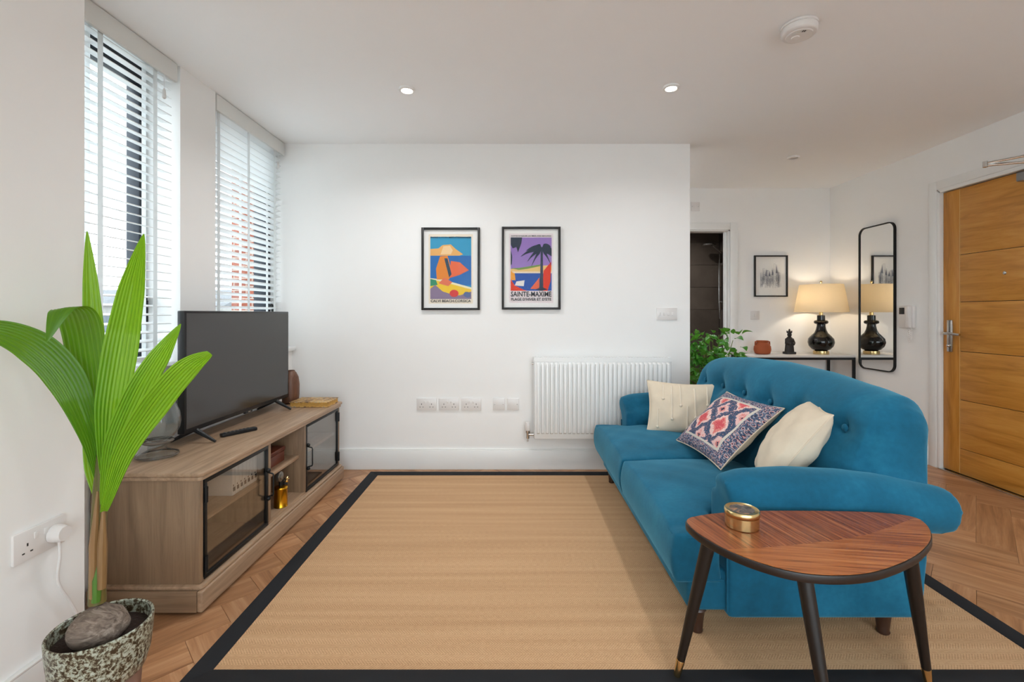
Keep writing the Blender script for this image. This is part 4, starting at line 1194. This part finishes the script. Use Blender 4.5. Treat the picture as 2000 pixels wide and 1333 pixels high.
_, w, h, c = fr_px(823, 937, 444.5, 606, YB - 0.02)
p1 = thing('framed_poster', 'black framed seaside poster in blue and orange, left of the pair', 'poster', (c.x, YB - 0.0005, c.z), 'two black framed posters on the back wall', local=True)
frame_local(w, h, p1)
pw_, ph_ = 0.302, 0.488
MB().box(-pw_ / 2 - 0.012, pw_ / 2 + 0.012, -0.0061, -0.006, -ph_ / 2 - 0.012, ph_ / 2 + 0.012).build('poster_sheet', cmat('ink_sheet', '#efe3cf'), p1)
def ink(root, shapes): return poster_print(root, pw_, ph_, shapes)
ink(p1, [('#3f9cc4', rect(0, 0.045, 1, 0.985)), ('#2f6fb4', rect(0, 0.25, 1, 0.70)), ('#e9b06a', [(0, 0.70), (0, 0.80), (0.2, 0.81), (0.3, 0.86), (0.5, 0.87), (0.62, 0.80), (0.8, 0.72), (0.7, 0.70)]),
         ('#f3cf9c', [(0.25, 0.72), (0.32, 0.84), (0.48, 0.85), (0.55, 0.78), (0.5, 0.72)]),
         ('#f0e6c0', [(0, 0.36), (0.3, 0.34), (1, 0.22), (1, 0.18), (0, 0.2)]), ('#efc73e', [(0, 0.34), (0.35, 0.30), (1, 0.19), (1, 0.05), (0, 0.05)]),
         ('#3e8f6c', [(0, 0.35), (0.14, 0.33), (0.18, 0.26), (0, 0.24)]), ('#8c7c96', [(0, 0.20), (0.12, 0.26), (0.3, 0.16), (0.5, 0.12), (0.72, 0.10), (1, 0.16), (1, 0.045), (0, 0.045)]),
         ('#e58a3c', [(0.16, 0.34), (0.14, 0.5), (0.24, 0.69), (0.42, 0.70), (0.5, 0.52), (0.46, 0.34)]), ('#e8704c', [(0.46, 0.36), (0.5, 0.62), (0.72, 0.60), (0.94, 0.48), (0.72, 0.41)]),
         ('#3a4f60', [(0.34, 0.66), (0.42, 0.66), (0.52, 0.42), (0.46, 0.37)]), ('#e27a5c', [(0.2, 0.28), (0.34, 0.37), (0.54, 0.30), (0.44, 0.24)]),
         ('#d94a4a', blob(0.58, 0.13, 0.11, 0.055)), ('#5d6f9a', blob(0.9, 0.11, 0.09, 0.045, 9, 0.3, 4))])
ik = cmat('ink_letters', '#33363c')
text('lettering', 'CALVI BEACH.CORSICA', 0.03, ik, p1, (0, -0.0085, -ph_ / 2 + 0.008), pw_ * 0.98, 0.019)
text('lettering', 'PARIS LYON MEDITERRANEE', 0.03, ik, p1, (0, -0.0085, ph_ / 2 - 0.012), pw_ * 0.98, 0.012)
_, w, h, c = fr_px(980, 1095, 443, 605, YB - 0.02)
p2 = thing('framed_poster', 'black framed palm tree poster in purple and red, right of the pair', 'poster', (c.x, YB - 0.0005, c.z), 'two black framed posters on the back wall', local=True)
frame_local(w, h, p2)
MB().box(-pw_ / 2 - 0.012, pw_ / 2 + 0.012, -0.0061, -0.006, -ph_ / 2 - 0.012, ph_ / 2 + 0.012).build('poster_sheet', cmat('ink_sheet2', '#eadfe0'), p2)
sh2 = [('#9a7cc0', rect(0, 0.16, 1, 0.965)), ('#e9c27a', [(0, 0.44), (0, 0.49), (0.3, 0.50), (0.6, 0.53), (1, 0.55), (1, 0.44)]), ('#7c9a52', [(0, 0.50), (0.2, 0.505), (0.45, 0.53), (0.75, 0.56), (0.7, 0.53), (0.4, 0.49), (0.2, 0.475)]),
       ('#f0d9c0', rect(0, 0.42, 1, 0.45)), ('#2f57a8', rect(0, 0.16, 1, 0.425)), ('#f0a23c', [(0, 0.32), (0, 0.46), (0.1, 0.42), (0.12, 0.32)]),
       ('#e8e2dc', [(0.1, 0.24), (0.14, 0.30), (0.34, 0.32), (0.32, 0.23)]), ('#e0442c', [(0, 0.16), (0, 0.34), (0.1, 0.24), (0.3, 0.18), (0.4, 0.16)]),
       ('#e23c22', [(0.78, 0.16), (0.80, 0.46), (0.99, 0.60), (0.97, 0.30), (0.9, 0.16)]), ('#e86a4a', [(0.48, 0.19), (0.70, 0.36), (0.70, 0.18)]), ('#3c4658', [(0.69, 0.16), (0.72, 0.40), (0.735, 0.82), (0.785, 0.82), (0.79, 0.40), (0.8, 0.16)]),
       ('#2f3a4c', [(0.6, 0.18), (0.75, 0.22), (0.9, 0.18), (0.75, 0.16)])]
# fronds: generic palm crown made of tapered arcs
for k in range(11):
    a = R(-55 + k * 29); L = 0.34 + 0.05 * (k % 3)
    up = [(0.76, 0.80)]; dn = []
    for q in range(1, 6):
        t = q / 5; x = 0.76 + math.cos(a) * L * 1.15 * t; yv = 0.80 + math.sin(a) * L * 0.46 * t - 0.13 * t * t
        wv_ = 0.045 * (1 - t) + 0.004
        up.append((min(1, max(0, x)), min(0.965, yv + wv_))); dn.append((min(1, max(0, x)), min(0.965, yv - wv_ * 1.2)))
    sh2.append(('#323c4c', up + dn[::-1]))
sh2 += [('#343e4e', [(0, 0.965), (0.28, 0.965), (0.26, 0.88), (0.18, 0.74), (0.14, 0.82), (0.05, 0.80), (0, 0.86)]), ('#343e4e', [(0, 0.78), (0.04, 0.68), (0.03, 0.56), (0, 0.55)])]
ink(p2, sh2)
text('lettering', 'SAINTE-MAXIME', 0.05, ik, p2, (0, -0.0095, -ph_ / 2 + 0.054), pw_ * 0.99, 0.038)
text('lettering', "PLAGE D'HIVER ET D'ETE", 0.03, ik, p2, (0, -0.0095, -ph_ / 2 + 0.016), pw_ * 0.98, 0.021)
text('lettering', 'COTE D\'AZUR LA MER DES MAURES', 0.02, ik, p2, (0, -0.0095, ph_ / 2 - 0.006), pw_ * 0.98, 0.009)

# sockets, switches
def plate(name, label, cat, loc, rotz, w, h, kind, group=None):
    p = thing(name, label, cat, loc, group, rotz, local=True)
    MB().box(-w / 2, w / 2, -0.0095, -0.0002, -h / 2, h / 2).build('face_plate', M['plastic'], p, bevel=0.0025)
    if kind == 'double':
        for s_ in (-1, 1):
            cx = s_ * 0.0365
            for (hx, hz, a, b) in ((0, 0.008, 0.0022, 0.0042), (-0.011, -0.0135, 0.0036, 0.002), (0.011, -0.0135, 0.0036, 0.002)):
                MB().box(cx + hx - a, cx + hx + a, -0.0099, -0.0093, hz - 0.006 - b, hz - 0.006 + b).build('pin_hole', M['slot'], p)
            MB().box(s_ * 0.0135 - 0.006, s_ * 0.0135 + 0.006, -0.0125, -0.0094, 0.010, 0.028).build('rocker', M['plastic'], p, bevel=0.0012)
    if kind == 'blank':
        for s_ in (-1, 1): MB().ball((s_ * w * 0.35, -0.0092, 0), 0.0035, 10, 6, (1, 0.4, 1)).build('screw', M['chrome'], p, smooth=True)
    if kind == 'switch4':
        for k in range(4):
            MB().box(-0.052 + k * 0.031 - 0.007, -0.052 + k * 0.031 + 0.007, -0.013, -0.0094, -0.012, 0.012).build('rocker', M['plastic'], p, bevel=0.0015)
    if kind == 'switch1':
        MB().box(-0.009, 0.009, -0.013, -0.0094, -0.015, 0.015).build('rocker', M['plastic'], p, bevel=0.0015)
    return p
def bw_pt(x, y): return ((x - 1005) * YB / 900, YB, CAM_Z - (y - 613) * YB / 900)
for x, lb in ((833.5, 'farthest from the radiator'), (877, 'middle of the three in the row'), (920.5, 'nearest the square blank plates')):
    plate('double_socket', 'white double socket on the back wall, ' + lb, 'socket', bw_pt(x, 790), 0, 0.146, 0.088, 'double', 'double sockets in a row on the back wall')
plate('blank_plate', 'white square wall plate next to the double sockets', 'wall plate', bw_pt(974.5, 790), 0, 0.087, 0.087, 'blank', 'square plates on the back wall')
plate('blank_plate', 'white square wall plate nearest the radiator', 'wall plate', bw_pt(1002, 790), 0, 0.087, 0.087, 'blank', 'square plates on the back wall')
plate('light_switch', 'white four gang light switch above the radiator', 'switch', bw_pt(1302, 613.5), 0, 0.150, 0.09, 'switch4')
ns = plate('double_socket', 'white double socket on the near wall with a plug in it', 'socket', (XPIER, 1.338, 0.492), R(90), 0.146, 0.086, 'double')
# plug with cable
pg = thing('plug', 'round white plug and cable in the near wall socket', 'plug', (XPIER, 1.375, 0.49))
def plugp(u, v):
    a = 2 * PI * u; q = v
    return (XPIER + 0.0105 + 0.032 * q, 1.377 + (0.026 - 0.006 * q * q) * math.cos(a), 0.492 + (0.026 - 0.005 * q * q) * math.sin(a) - 0.002)
pb_ = MB().grid(plugp, 24, 6, True); pb_.f.append(tuple(range(6 * 24, 7 * 24))); pb_.mi.append(0)
pb_.build('plug_body', M['plastic'], pg, smooth=True, angle=50)
cab_pts = catmull([Vector(p) for p in ((XPIER + 0.024, 1.377, 0.468), (XPIER + 0.024, 1.379, 0.42), (XPIER + 0.016, 1.380, 0.36), (XPIER + 0.012, 1.395, 0.315), (XPIER + 0.012, 1.425, 0.255), (XPIER + 0.02, 1.45, 0.17), (XPIER + 0.03, 1.44, 0.08), (XPIER + 0.04, 1.46, 0.012))], 6)
MB().tube(cab_pts, 0.0038, 8).build('cable', M['plastic'], pg, smooth=True)

# radiator
RXa, RXb, RZ0, RZ1, RY = 0.139, 1.128, 0.242, 0.832, YB - 0.10
rad = thing('radiator', 'white panel radiator on the back wall behind the sofa', 'radiator', ((RXa + RXb) / 2, YB - 0.06, RZ0))
MB().box(RXa + 0.004, RXb - 0.004, RY + 0.008, RY + 0.02, RZ0 + 0.004, RZ1 - 0.012).build('front_panel', M['gloss_white'], rad, bevel=0.005)
MB().box(RXa + 0.004, RXb - 0.004, RY + 0.062, RY + 0.074, RZ0 + 0.004, RZ1 - 0.012).build('rear_panel', M['gloss_white'], rad, bevel=0.004)
n = 30; pit = (RXb - RXa - 0.03) / n
rb = MB()
hh = RZ1 - RZ0 - 0.075
sec = [(-0.5, 0.0), (-0.47, -0.75), (-0.34, -1.0), (0.34, -1.0), (0.47, -0.75), (0.5, 0.0)]
def ribv(z, k): return [(a * pit * 0.64, b * 0.024 * k, z) for a, b in sec]
vv = ribv(0, 0.0) + ribv(0.012, 0.9) + ribv(0.02, 1.0) + ribv(hh - 0.02, 1.0) + ribv(hh - 0.012, 0.9) + ribv(hh, 0.0)
ff = [(r * 6 + i, r * 6 + i + 1, (r + 1) * 6 + i + 1, (r + 1) * 6 + i) for r in range(5) for i in range(5)]
rm_ = MB().add(vv, ff).mesh('rib', smooth=True, angle=30)
cxr = (RXa + RXb) / 2
for k in range(n):
    place('rib', rm_, M['gloss_white'], rad, (RXa + 0.015 + (k + 0.5) * pit - cxr, RY + 0.0085 - (YB - 0.06), 0.04))
for x in (RXa, RXb - 0.003): MB().box(x, x + 0.003, RY + 0.006, RY + 0.078, RZ0 + 0.01, RZ1).build('side_cover', M['gloss_white'], rad, bevel=0.001)
gr = MB().box(RXa, RXb, RY + 0.004, RY + 0.010, RZ1 - 0.03, RZ1).box(RXa, RXb, RY + 0.072, RY + 0.078, RZ1 - 0.02, RZ1)
for k in range(49): gr.box(RXa + 0.004 + k * (RXb - RXa - 0.014) / 48, RXa + 0.010 + k * (RXb - RXa - 0.014) / 48, RY + 0.01, RY + 0.072, RZ1 - 0.006, RZ1 - 0.003)
gr.build('top_grille', M['gloss_white'], rad)
for x in (RXa + 0.15, RXb - 0.15): MB().box(x - 0.015, x + 0.015, RY + 0.074, YB - 0.001, RZ0 + 0.1, RZ1 - 0.1).build('wall_bracket', M['gloss_white'], rad)
vx = RXa - 0.043
MB().lathe([(0.012, 0.0), (0.012, 0.04), (0.016, 0.042), (0.016, 0.058)], (vx, RY + 0.04, RZ0 + 0.0), 16).tube([(vx, RY + 0.04, RZ0 + 0.03), (RXa + 0.002, RY + 0.04, RZ0 + 0.03)], 0.011, 12).build('valve_body', M['chrome'], rad, smooth=True)
MB().lathe([(0.017, 0.058), (0.019, 0.064), (0.0185, 0.10), (0.015, 0.118), (0.006, 0.122)], (vx, RY + 0.04, RZ0), 18).build('thermostat_head', M['plastic'], rad, smooth=True)
MB().tube([(vx, RY + 0.04, RZ0 + 0.004), (vx, RY + 0.05, RZ0 - 0.02), (vx, YB - 0.004, RZ0 - 0.03)], 0.0075, 10).build('supply_pipe', M['plastic'], rad, smooth=True)
MB().tube([(RXa - 0.014, RY + 0.04, RZ1 - 0.045), (RXa + 0.002, RY + 0.04, RZ1 - 0.045)], 0.009, 10).build('bleed_cap', M['chrome'], rad, smooth=True)

# ================================================================== HALL
HB = YA
def hall_pt(x, y): s_ = 900 / HB; return ((x - 1005) / s_, HB, CAM_Z - (y - 613) / s_)
plate('wall_plate', 'white square switch plate below the framed sketch', 'wall plate', hall_pt(1474, 616), 0, 0.088, 0.088, 'switch1')
plate('wall_plate', 'white square plate high above the bathroom doorway', 'wall plate', hall_pt(1357.5, 404), 0, 0.088, 0.088, 'blank')
_, w, h, c = fr_px(1474, 1539, 499, 580, HB - 0.02)
sk = thing('framed_sketch', 'small black framed city sketch on the hall wall', 'picture', (c.x, HB - 0.0005, c.z), local=True)
frame_local(w, h, sk, 0.013)
sm_ = MB(); rnd = random.Random(5)
for k in range(70):
    x = -0.105 + rnd.random() * 0.19; z0_ = -0.125 + rnd.random() * 0.09; hg = 0.03 + rnd.random() * 0.13
    ww = 0.006 + rnd.random() * 0.014; yy = -0.0063
    t_ = 0.0011
    sm_.box(x, x + t_, yy, yy + 0.0002, z0_, z0_ + hg).box(x + ww, x + ww + t_, yy, yy + 0.0002, z0_, z0_ + hg).box(x, x + ww, yy, yy + 0.0002, z0_ + hg, z0_ + hg + t_)
    for q in range(rnd.randint(1, 4)): sm_.box(x, x + ww, yy, yy + 0.0002, z0_ + hg * (q + 1) / 6, z0_ + hg * (q + 1) / 6 + t_)
for x, b_, t2 in ((0.06, 0.03, 0.12), (-0.045, 0.0, 0.065), (0.02, 0.01, 0.075), (-0.01, 0.0, 0.055)):
    sm_.prism([(x - 0.009, b_), (x + 0.009, b_), (x, t2)], 1, -0.0064, -0.0062)
sm_.build('drawing', cmat('ink_grey_line', '#7a7f8c'), sk)
# console table
TX0, TX1, TYf, TYb, TZt = 2.15, 3.12, 4.215, 4.575, 0.765
con = thing('console_table', 'slim black metal console table with white marble top in hall', 'table', ((TX0 + TX1) / 2, (TYf + TYb) / 2, 0))
MB().box(TX0, TX1, TYf, TYb, TZt - 0.02, TZt).build('marble_top', M['marble'], con, bevel=0.002)
fz = TZt - 0.02
MB().box(TX0, TX1, TYf, TYf + 0.02, fz - 0.022, fz).build('frame_rail', M['black_metal'], con)
MB().box(TX0, TX1, TYb - 0.02, TYb, fz - 0.022, fz).build('frame_rail', M['black_metal'], con)
for x in (TX0, TX1 - 0.02):
    MB().box(x, x + 0.02, TYf + 0.02, TYb - 0.02, fz - 0.022, fz).build('frame_rail', M['black_metal'], con)
    for y in (TYf, TYb - 0.02): MB().box(x, x + 0.02, y, y + 0.02, 0, fz - 0.022).build('leg', M['black_metal'], con)
# lamp
lc = (2.90, 4.36, TZt)
lp = thing('table_lamp', 'black gourd table lamp with lit cream shade on console', 'lamp', lc)
MB().lathe([(0.065, 0.0), (0.066, 0.003), (0.064, 0.03), (0.05, 0.033)], lc, 32).build('brass_base', M['brass'], lp, smooth=True)
MB().lathe([(0.05, 0.034), (0.075, 0.045), (0.100, 0.075), (0.110, 0.11), (0.104, 0.145), (0.080, 0.175), (0.056, 0.20), (0.043, 0.23), (0.036, 0.265), (0.036, 0.28), (0.056, 0.29), (0.060, 0.303), (0.054, 0.316), (0.034, 0.322), (0.033, 0.365), (0.018, 0.37)], lc, 40).build('gourd_body', M['lamp_black'], lp, smooth=True)
MB().lathe([(0.016, 0.37), (0.016, 0.42), (0.008, 0.425), (0.006, 0.43)], lc, 18).build('brass_neck', M['brass'], lp, smooth=True)
sb, s1, sz0, sz1 = 0.222, 0.178, 0.395, 0.655
MB().lathe([(sb, sz0), (s1, sz1), (s1 - 0.003, sz1), (sb - 0.003, sz0), (sb, sz0)], lc, 48, False).build('shade', M['shade'], lp, smooth=True)
MB().tube([(lc[0], lc[1], lc[2] + 0.42), (lc[0], lc[1], lc[2] + 0.675)], 0.004, 8).build('harp_rod', M['brass'], lp, smooth=True)
MB().ball((lc[0], lc[1], lc[2] + 0.682), 0.011, 12, 8).build('finial', M['brass'], lp, smooth=True)
MB().ball((lc[0] + 0.03, lc[1], lc[2] + 0.50), 0.028, 16, 10, (1, 1, 1.3)).build('bulb', emit('warm_bulb', '#ffe2b8', 4.0), lp, smooth=True)
ll = bpy.data.lights.new('lamp_light', 'POINT'); ll.energy = LAMP_POWER; ll.color = (1.0, 0.86, 0.68); ll.shadow_soft_size = 0.04
lo = bpy.data.objects.new('lamp_light', ll); lo.location = (-0.04, 0, 0.52); lo.parent = lp; COL.objects.link(lo)
# terracotta pot
tc_ = (2.345, 4.36, TZt)
tp = thing('terracotta_jar', 'round terracotta jar on the console table', 'jar', tc_)
MB().lathe([(0.05, 0.0), (0.066, 0.008), (0.075, 0.04), (0.072, 0.072), (0.056, 0.098), (0.048, 0.108), (0.054, 0.126), (0.050, 0.127), (0.044, 0.11), (0.04, 0.09)], tc_, 32, False).build('body', M['terracotta'], tp, smooth=True)
for s_ in (-1, 1):
    MB().tube([(tc_[0] + s_ * 0.048, tc_[1], tc_[2] + 0.118), (tc_[0] + s_ * 0.066, tc_[1], tc_[2] + 0.115), (tc_[0] + s_ * 0.067, tc_[1], tc_[2] + 0.09), (tc_[0] + s_ * 0.06, tc_[1], tc_[2] + 0.08)], 0.008, 8).build('handle', M['terracotta'], tp, smooth=True)
# statue
sc_ = (2.60, 4.36, TZt)
sg = thing('figurine', 'dark carved figurine of a robed standing figure on console', 'figurine', sc_)
MB().box(sc_[0] - 0.046, sc_[0] + 0.046, sc_[1] - 0.035, sc_[1] + 0.035, TZt, TZt + 0.022).build('base', M['statue'], sg, bevel=0.004)
def robe(u, v):
    a = 2 * PI * u
    tab = [(0, 0.037), (0.15, 0.036), (0.45, 0.033), (0.62, 0.033), (0.78, 0.036), (0.9, 0.026), (1, 0.012)]
    r = lerp_tab(tab, v) * (1 + 0.05 * math.sin(9 * a) * (1 - v))
    return (sc_[0] + r * 1.12 * math.cos(a), sc_[1] + r * 0.75 * math.sin(a), TZt + 0.02 + 0.145 * v)
MB().grid(robe, 36, 20, True).build('robe', M['statue'], sg, smooth=True, angle=60)
for s_ in (-1, 1):
    MB().tube([(sc_[0] + s_ * 0.030, sc_[1], TZt + 0.145), (sc_[0] + s_ * 0.037, sc_[1] - 0.012, TZt + 0.105), (sc_[0] + s_ * 0.018, sc_[1] - 0.035, TZt + 0.095), (sc_[0] + s_ * 0.004, sc_[1] - 0.04, TZt + 0.10)], [0.010, 0.013, 0.013, 0.010], 10).build('sleeve', M['statue'], sg, smooth=True)
MB().ball((sc_[0], sc_[1] - 0.002, TZt + 0.183), 0.021, 16, 12, (0.9, 0.95, 1.15)).ball((sc_[0], sc_[1] - 0.016, TZt + 0.168), 0.009, 8, 6, (0.8, 0.8, 1.6)).ball((sc_[0], sc_[1] - 0.022, TZt + 0.184), 0.004, 8, 6).build('head', M['statue'], sg, smooth=True)
cr = MB().lathe([(0.021, 0.0), (0.024, 0.006), (0.019, 0.012)], (sc_[0], sc_[1], TZt + 0.198), 16)
for k in range(6):
    a = 2 * PI * k / 6; cr.tube([(sc_[0] + 0.018 * math.cos(a), sc_[1] + 0.018 * math.sin(a), TZt + 0.203), (sc_[0] + 0.024 * math.cos(a), sc_[1] + 0.024 * math.sin(a), TZt + 0.221)], [0.008, 0.003], 6)
cr.tube([(sc_[0], sc_[1], TZt + 0.205), (sc_[0], sc_[1], TZt + 0.238)], [0.015, 0.004], 8)
cr.build('crown', M['statue'], sg, smooth=True)
# mirror on the right wall
my0, my1, mz0, mz1 = 3.80, 4.195, 0.655, 1.915
mr = thing('wall_mirror', 'tall black rimmed mirror with rounded corners on right wall', 'mirror', (XR, (my0 + my1) / 2, mz0))
def rrect(y0, y1, z0, z1, r, n=8):
    out = []
    for cy, cz, a0 in ((y1 - r, z0 + r, -90), (y1 - r, z1 - r, 0), (y0 + r, z1 - r, 90), (y0 + r, z0 + r, 180)):
        for k in range(n + 1):
            a = R(a0 + 90 * k / n); out.append((cy + r * math.cos(a), cz + r * math.sin(a)))
    return out
o_ = rrect(my0, my1, mz0, mz1, 0.065); i_ = rrect(my0 + 0.009, my1 - 0.009, mz0 + 0.009, mz1 - 0.009, 0.057)
n = len(o_); xo, xi = XR - 0.0005, XR - 0.02
v = [(xi, *p) for p in o_] + [(xi, *p) for p in i_] + [(xo, *p) for p in o_] + [(xo, *p) for p in i_]
f = []
for k in range(n):
    k2 = (k + 1) % n
    f += [(k, k2, n + k2, n + k), (2 * n + k, 3 * n + k, 3 * n + k2, 2 * n + k2), (k, 2 * n + k, 2 * n + k2, k2), (n + k, n + k2, 3 * n + k2, 3 * n + k)]
MB().add(v, f).build('rim', M['black_metal'], mr)
MB().prism(i_, 0, XR - 0.012, XR - 0.008).build('mirror_glass', M['mirror'], mr)
# intercom
ic = thing('intercom', 'white intercom handset with black screen beside the mirror', 'intercom', (XR, 3.675, 1.12), None, R(-90), local=True)
MB().box(-0.075, 0.06, -0.028, -0.0005, -0.085, 0.09).build('base', M['plastic'], ic, bevel=0.006)
MB().box(-0.066, -0.016, -0.0295, -0.027, 0.022, 0.075).build('screen', M['tv_body'], ic, bevel=0.0015)
MB().box(0.022, 0.058, -0.058, -0.028, -0.085, 0.088).build('handset', M['plastic'], ic, bevel=0.008)
cd = []
for k in range(90):
    t = k / 89; a = t * 2 * PI * 20
    yy = 0.03 + 0.028 * (t - 0.5) * 2 * 0.5; zz = -0.085 - 0.115 * math.sin(PI * t)
    cd.append((0.02 + 0.034 * t + 0.004 * math.cos(a), -0.03 + 0.004 * math.sin(a), zz))
MB().tube(cd, 0.0026, 5).build('cord', M['plastic'], ic, smooth=True)
# ficus behind the sofa
fc = Vector((1.57, 3.70, 0))
fp = thing('leafy_plant', 'dense small leaved green plant behind the sofa by the wall end', 'plant', tuple(fc))
MB().lathe([(0.11, 0.0), (0.13, 0.01), (0.155, 0.26), (0.162, 0.28), (0.15, 0.28), (0.14, 0.25)], tuple(fc), 32, False).build('pot', plain('grey_planter', '#7f7b76', 0.7), fp, smooth=True)
MB().lathe([(0.142, 0.255), (0.002, 0.26)], tuple(fc), 24, False).build('soil', M['soil'], fp)
stems = []
rnd = random.Random(11)
for k in range(16):
    a = rnd.random() * 2 * PI; rr = 0.04 + 0.21 * math.sqrt(rnd.random()); top = 1.04 - 0.9 * max(0, rr - 0.08) - 0.12 * rnd.random()
    P = catmull([fc + Vector((0.03 * math.cos(a), 0.03 * math.sin(a), 0.25)), fc + Vector((rr * 0.5 * math.cos(a), rr * 0.5 * math.sin(a), 0.25 + (top - 0.25) * 0.5)), fc + Vector((rr * math.cos(a), rr * math.sin(a), top))], 6)
    MB().tube(P, [0.006 - 0.0003 * i for i in range(len(P))], 6).build('stem', plain('green_stem', '#6a7a3a', 0.7) if 'green_stem' not in bpy.data.materials else bpy.data.materials['green_stem'], fp, smooth=True)
    stems.append(P)
def fleaf(u, v):
    x = u; wdt = math.sin(PI * min(1, u ** 0.85)) * 0.36
    return (x * 0.064, (v - 0.5) * 2 * wdt * 0.068, 0.006 * math.sin(PI * u) - 0.012 * u * u + 0.010 * abs(v - 0.5) * 2 * math.sin(PI * u))
flm = MB().grid(fleaf, 6, 4).mesh('leaf', smooth=True, angle=80, recalc=False)
for k in range(290):
    P = rnd.choice(stems); t = 0.6 + 0.4 * rnd.random(); p = P[min(len(P) - 1, int(t * (len(P) - 1)))]
    q = p + Vector((rnd.gauss(0, 0.035), rnd.gauss(0, 0.035), rnd.gauss(0, 0.03)))
    if k % 2 == 0: q = fc + Vector((rnd.uniform(-0.30, 0.14), rnd.uniform(-0.30, -0.12), rnd.uniform(0.60, 1.02)))
    q.x = min(q.x, fc.x + 0.24)
    if q.x < 1.36 and q.y > 3.36: q.x = 1.36 + rnd.random() * 0.05
    az = math.atan2(q.y - fc.y, q.x - fc.x) + rnd.gauss(0, 0.7)
    lf = place('leaf', flm, M['ficus'], fp, tuple(q - fc))
    lf.rotation_euler = (rnd.gauss(0, 0.45), rnd.gauss(-0.25, 0.5), az)
    s_ = 0.75 + rnd.random() * 0.5; lf.scale = (s_, s_, s_)

# ================================================================== CEILING FITTINGS
warm = (0.97, 0.985, 1.0)
def downlight(x, y, label, lit=True, power=None):
    d_ = thing('downlight', label, 'ceiling light', (x, y, H - 0.012), 'recessed ceiling downlights', local=True)
    MB().lathe([(0.030, 0.004), (0.032, 0.0), (0.044, 0.003), (0.0455, 0.0118), (0.030, 0.0118)], (0, 0, 0), 32, False).build('ring', M['gloss_white'], d_, smooth=True)
    MB().lathe([(0.0305, 0.008), (0.002, 0.0082)], (0, 0, 0), 24, False).build('lens', emit('downlight_glow', '#fff2dc', 14.0) if lit and 'downlight_glow' not in bpy.data.materials else (bpy.data.materials['downlight_glow'] if lit else M['plastic']), d_)
    if lit:
        l = bpy.data.lights.new('downlight_beam', 'AREA'); l.shape = 'DISK'; l.size = 0.06; l.energy = power or DOWNLIGHT_POWER; l.color = warm; l.spread = R(150)
        o = bpy.data.objects.new('downlight_beam', l); o.location = (0, 0, -0.004); o.parent = d_; COL.objects.link(o)
downlight(-0.60, 2.57, 'lit white recessed downlight above the television side', True, 5.2)
downlight(0.865, 2.545, 'lit white recessed downlight above the sofa', True, 2.8)
downlight(2.23, 3.685, 'unlit white recessed downlight in the hall ceiling', False)
downlight(0.865, 0.6, 'added white recessed fill downlight above the camera side')  # added out of view as fill light
downlight(0.865, -0.9, 'added white recessed fill downlight near the added rear window, middle')  # added behind the camera, more fill for the room
downlight(1.9, 5.5, 'added white recessed downlight brightening the bathroom', True, 11.0)  # added lamp, lifts the dark bathroom
downlight(0.95, 4.05, 'added unseen downlight brightening the hall from behind the poster wall', True, 3.6)  # added lamp hidden by the back wall, brightens hall and right wall
sa = (1.235, 2.0, H)
sd = thing('smoke_alarm', 'round white smoke alarm on the ceiling', 'smoke alarm', sa)
MB().lathe([(0.066, 0.0), (0.072, -0.004), (0.072, -0.012), (0.068, -0.014)], sa, 40).build('mounting_plate', M['plastic'], sd, smooth=True)
MB().lathe([(0.068, -0.014), (0.071, -0.017), (0.070, -0.036), (0.064, -0.043), (0.056, -0.045)], sa, 40).build('body', M['plastic'], sd, smooth=True)
MB().lathe([(0.054, -0.0445), (0.050, -0.048), (0.002, -0.0485)], sa, 40).build('cover', M['plastic'], sd, smooth=True)
MB().lathe([(0.017, -0.0484), (0.015, -0.0515), (0.002, -0.052)], (sa[0] - 0.01, sa[1] + 0.01, sa[2]), 20).build('test_button', M['plastic'], sd, smooth=True)
for k in range(8):
    a = R(200 + k * 12)
    MB().box(sa[0] + 0.038 * math.cos(a) - 0.002, sa[0] + 0.038 * math.cos(a) + 0.002, sa[1] + 0.038 * math.sin(a) - 0.006, sa[1] + 0.038 * math.sin(a) + 0.006, sa[2] - 0.0496, sa[2] - 0.0484).build('vent_slot', M['slot'] if k in (5, 6) else M['valance'], sd)
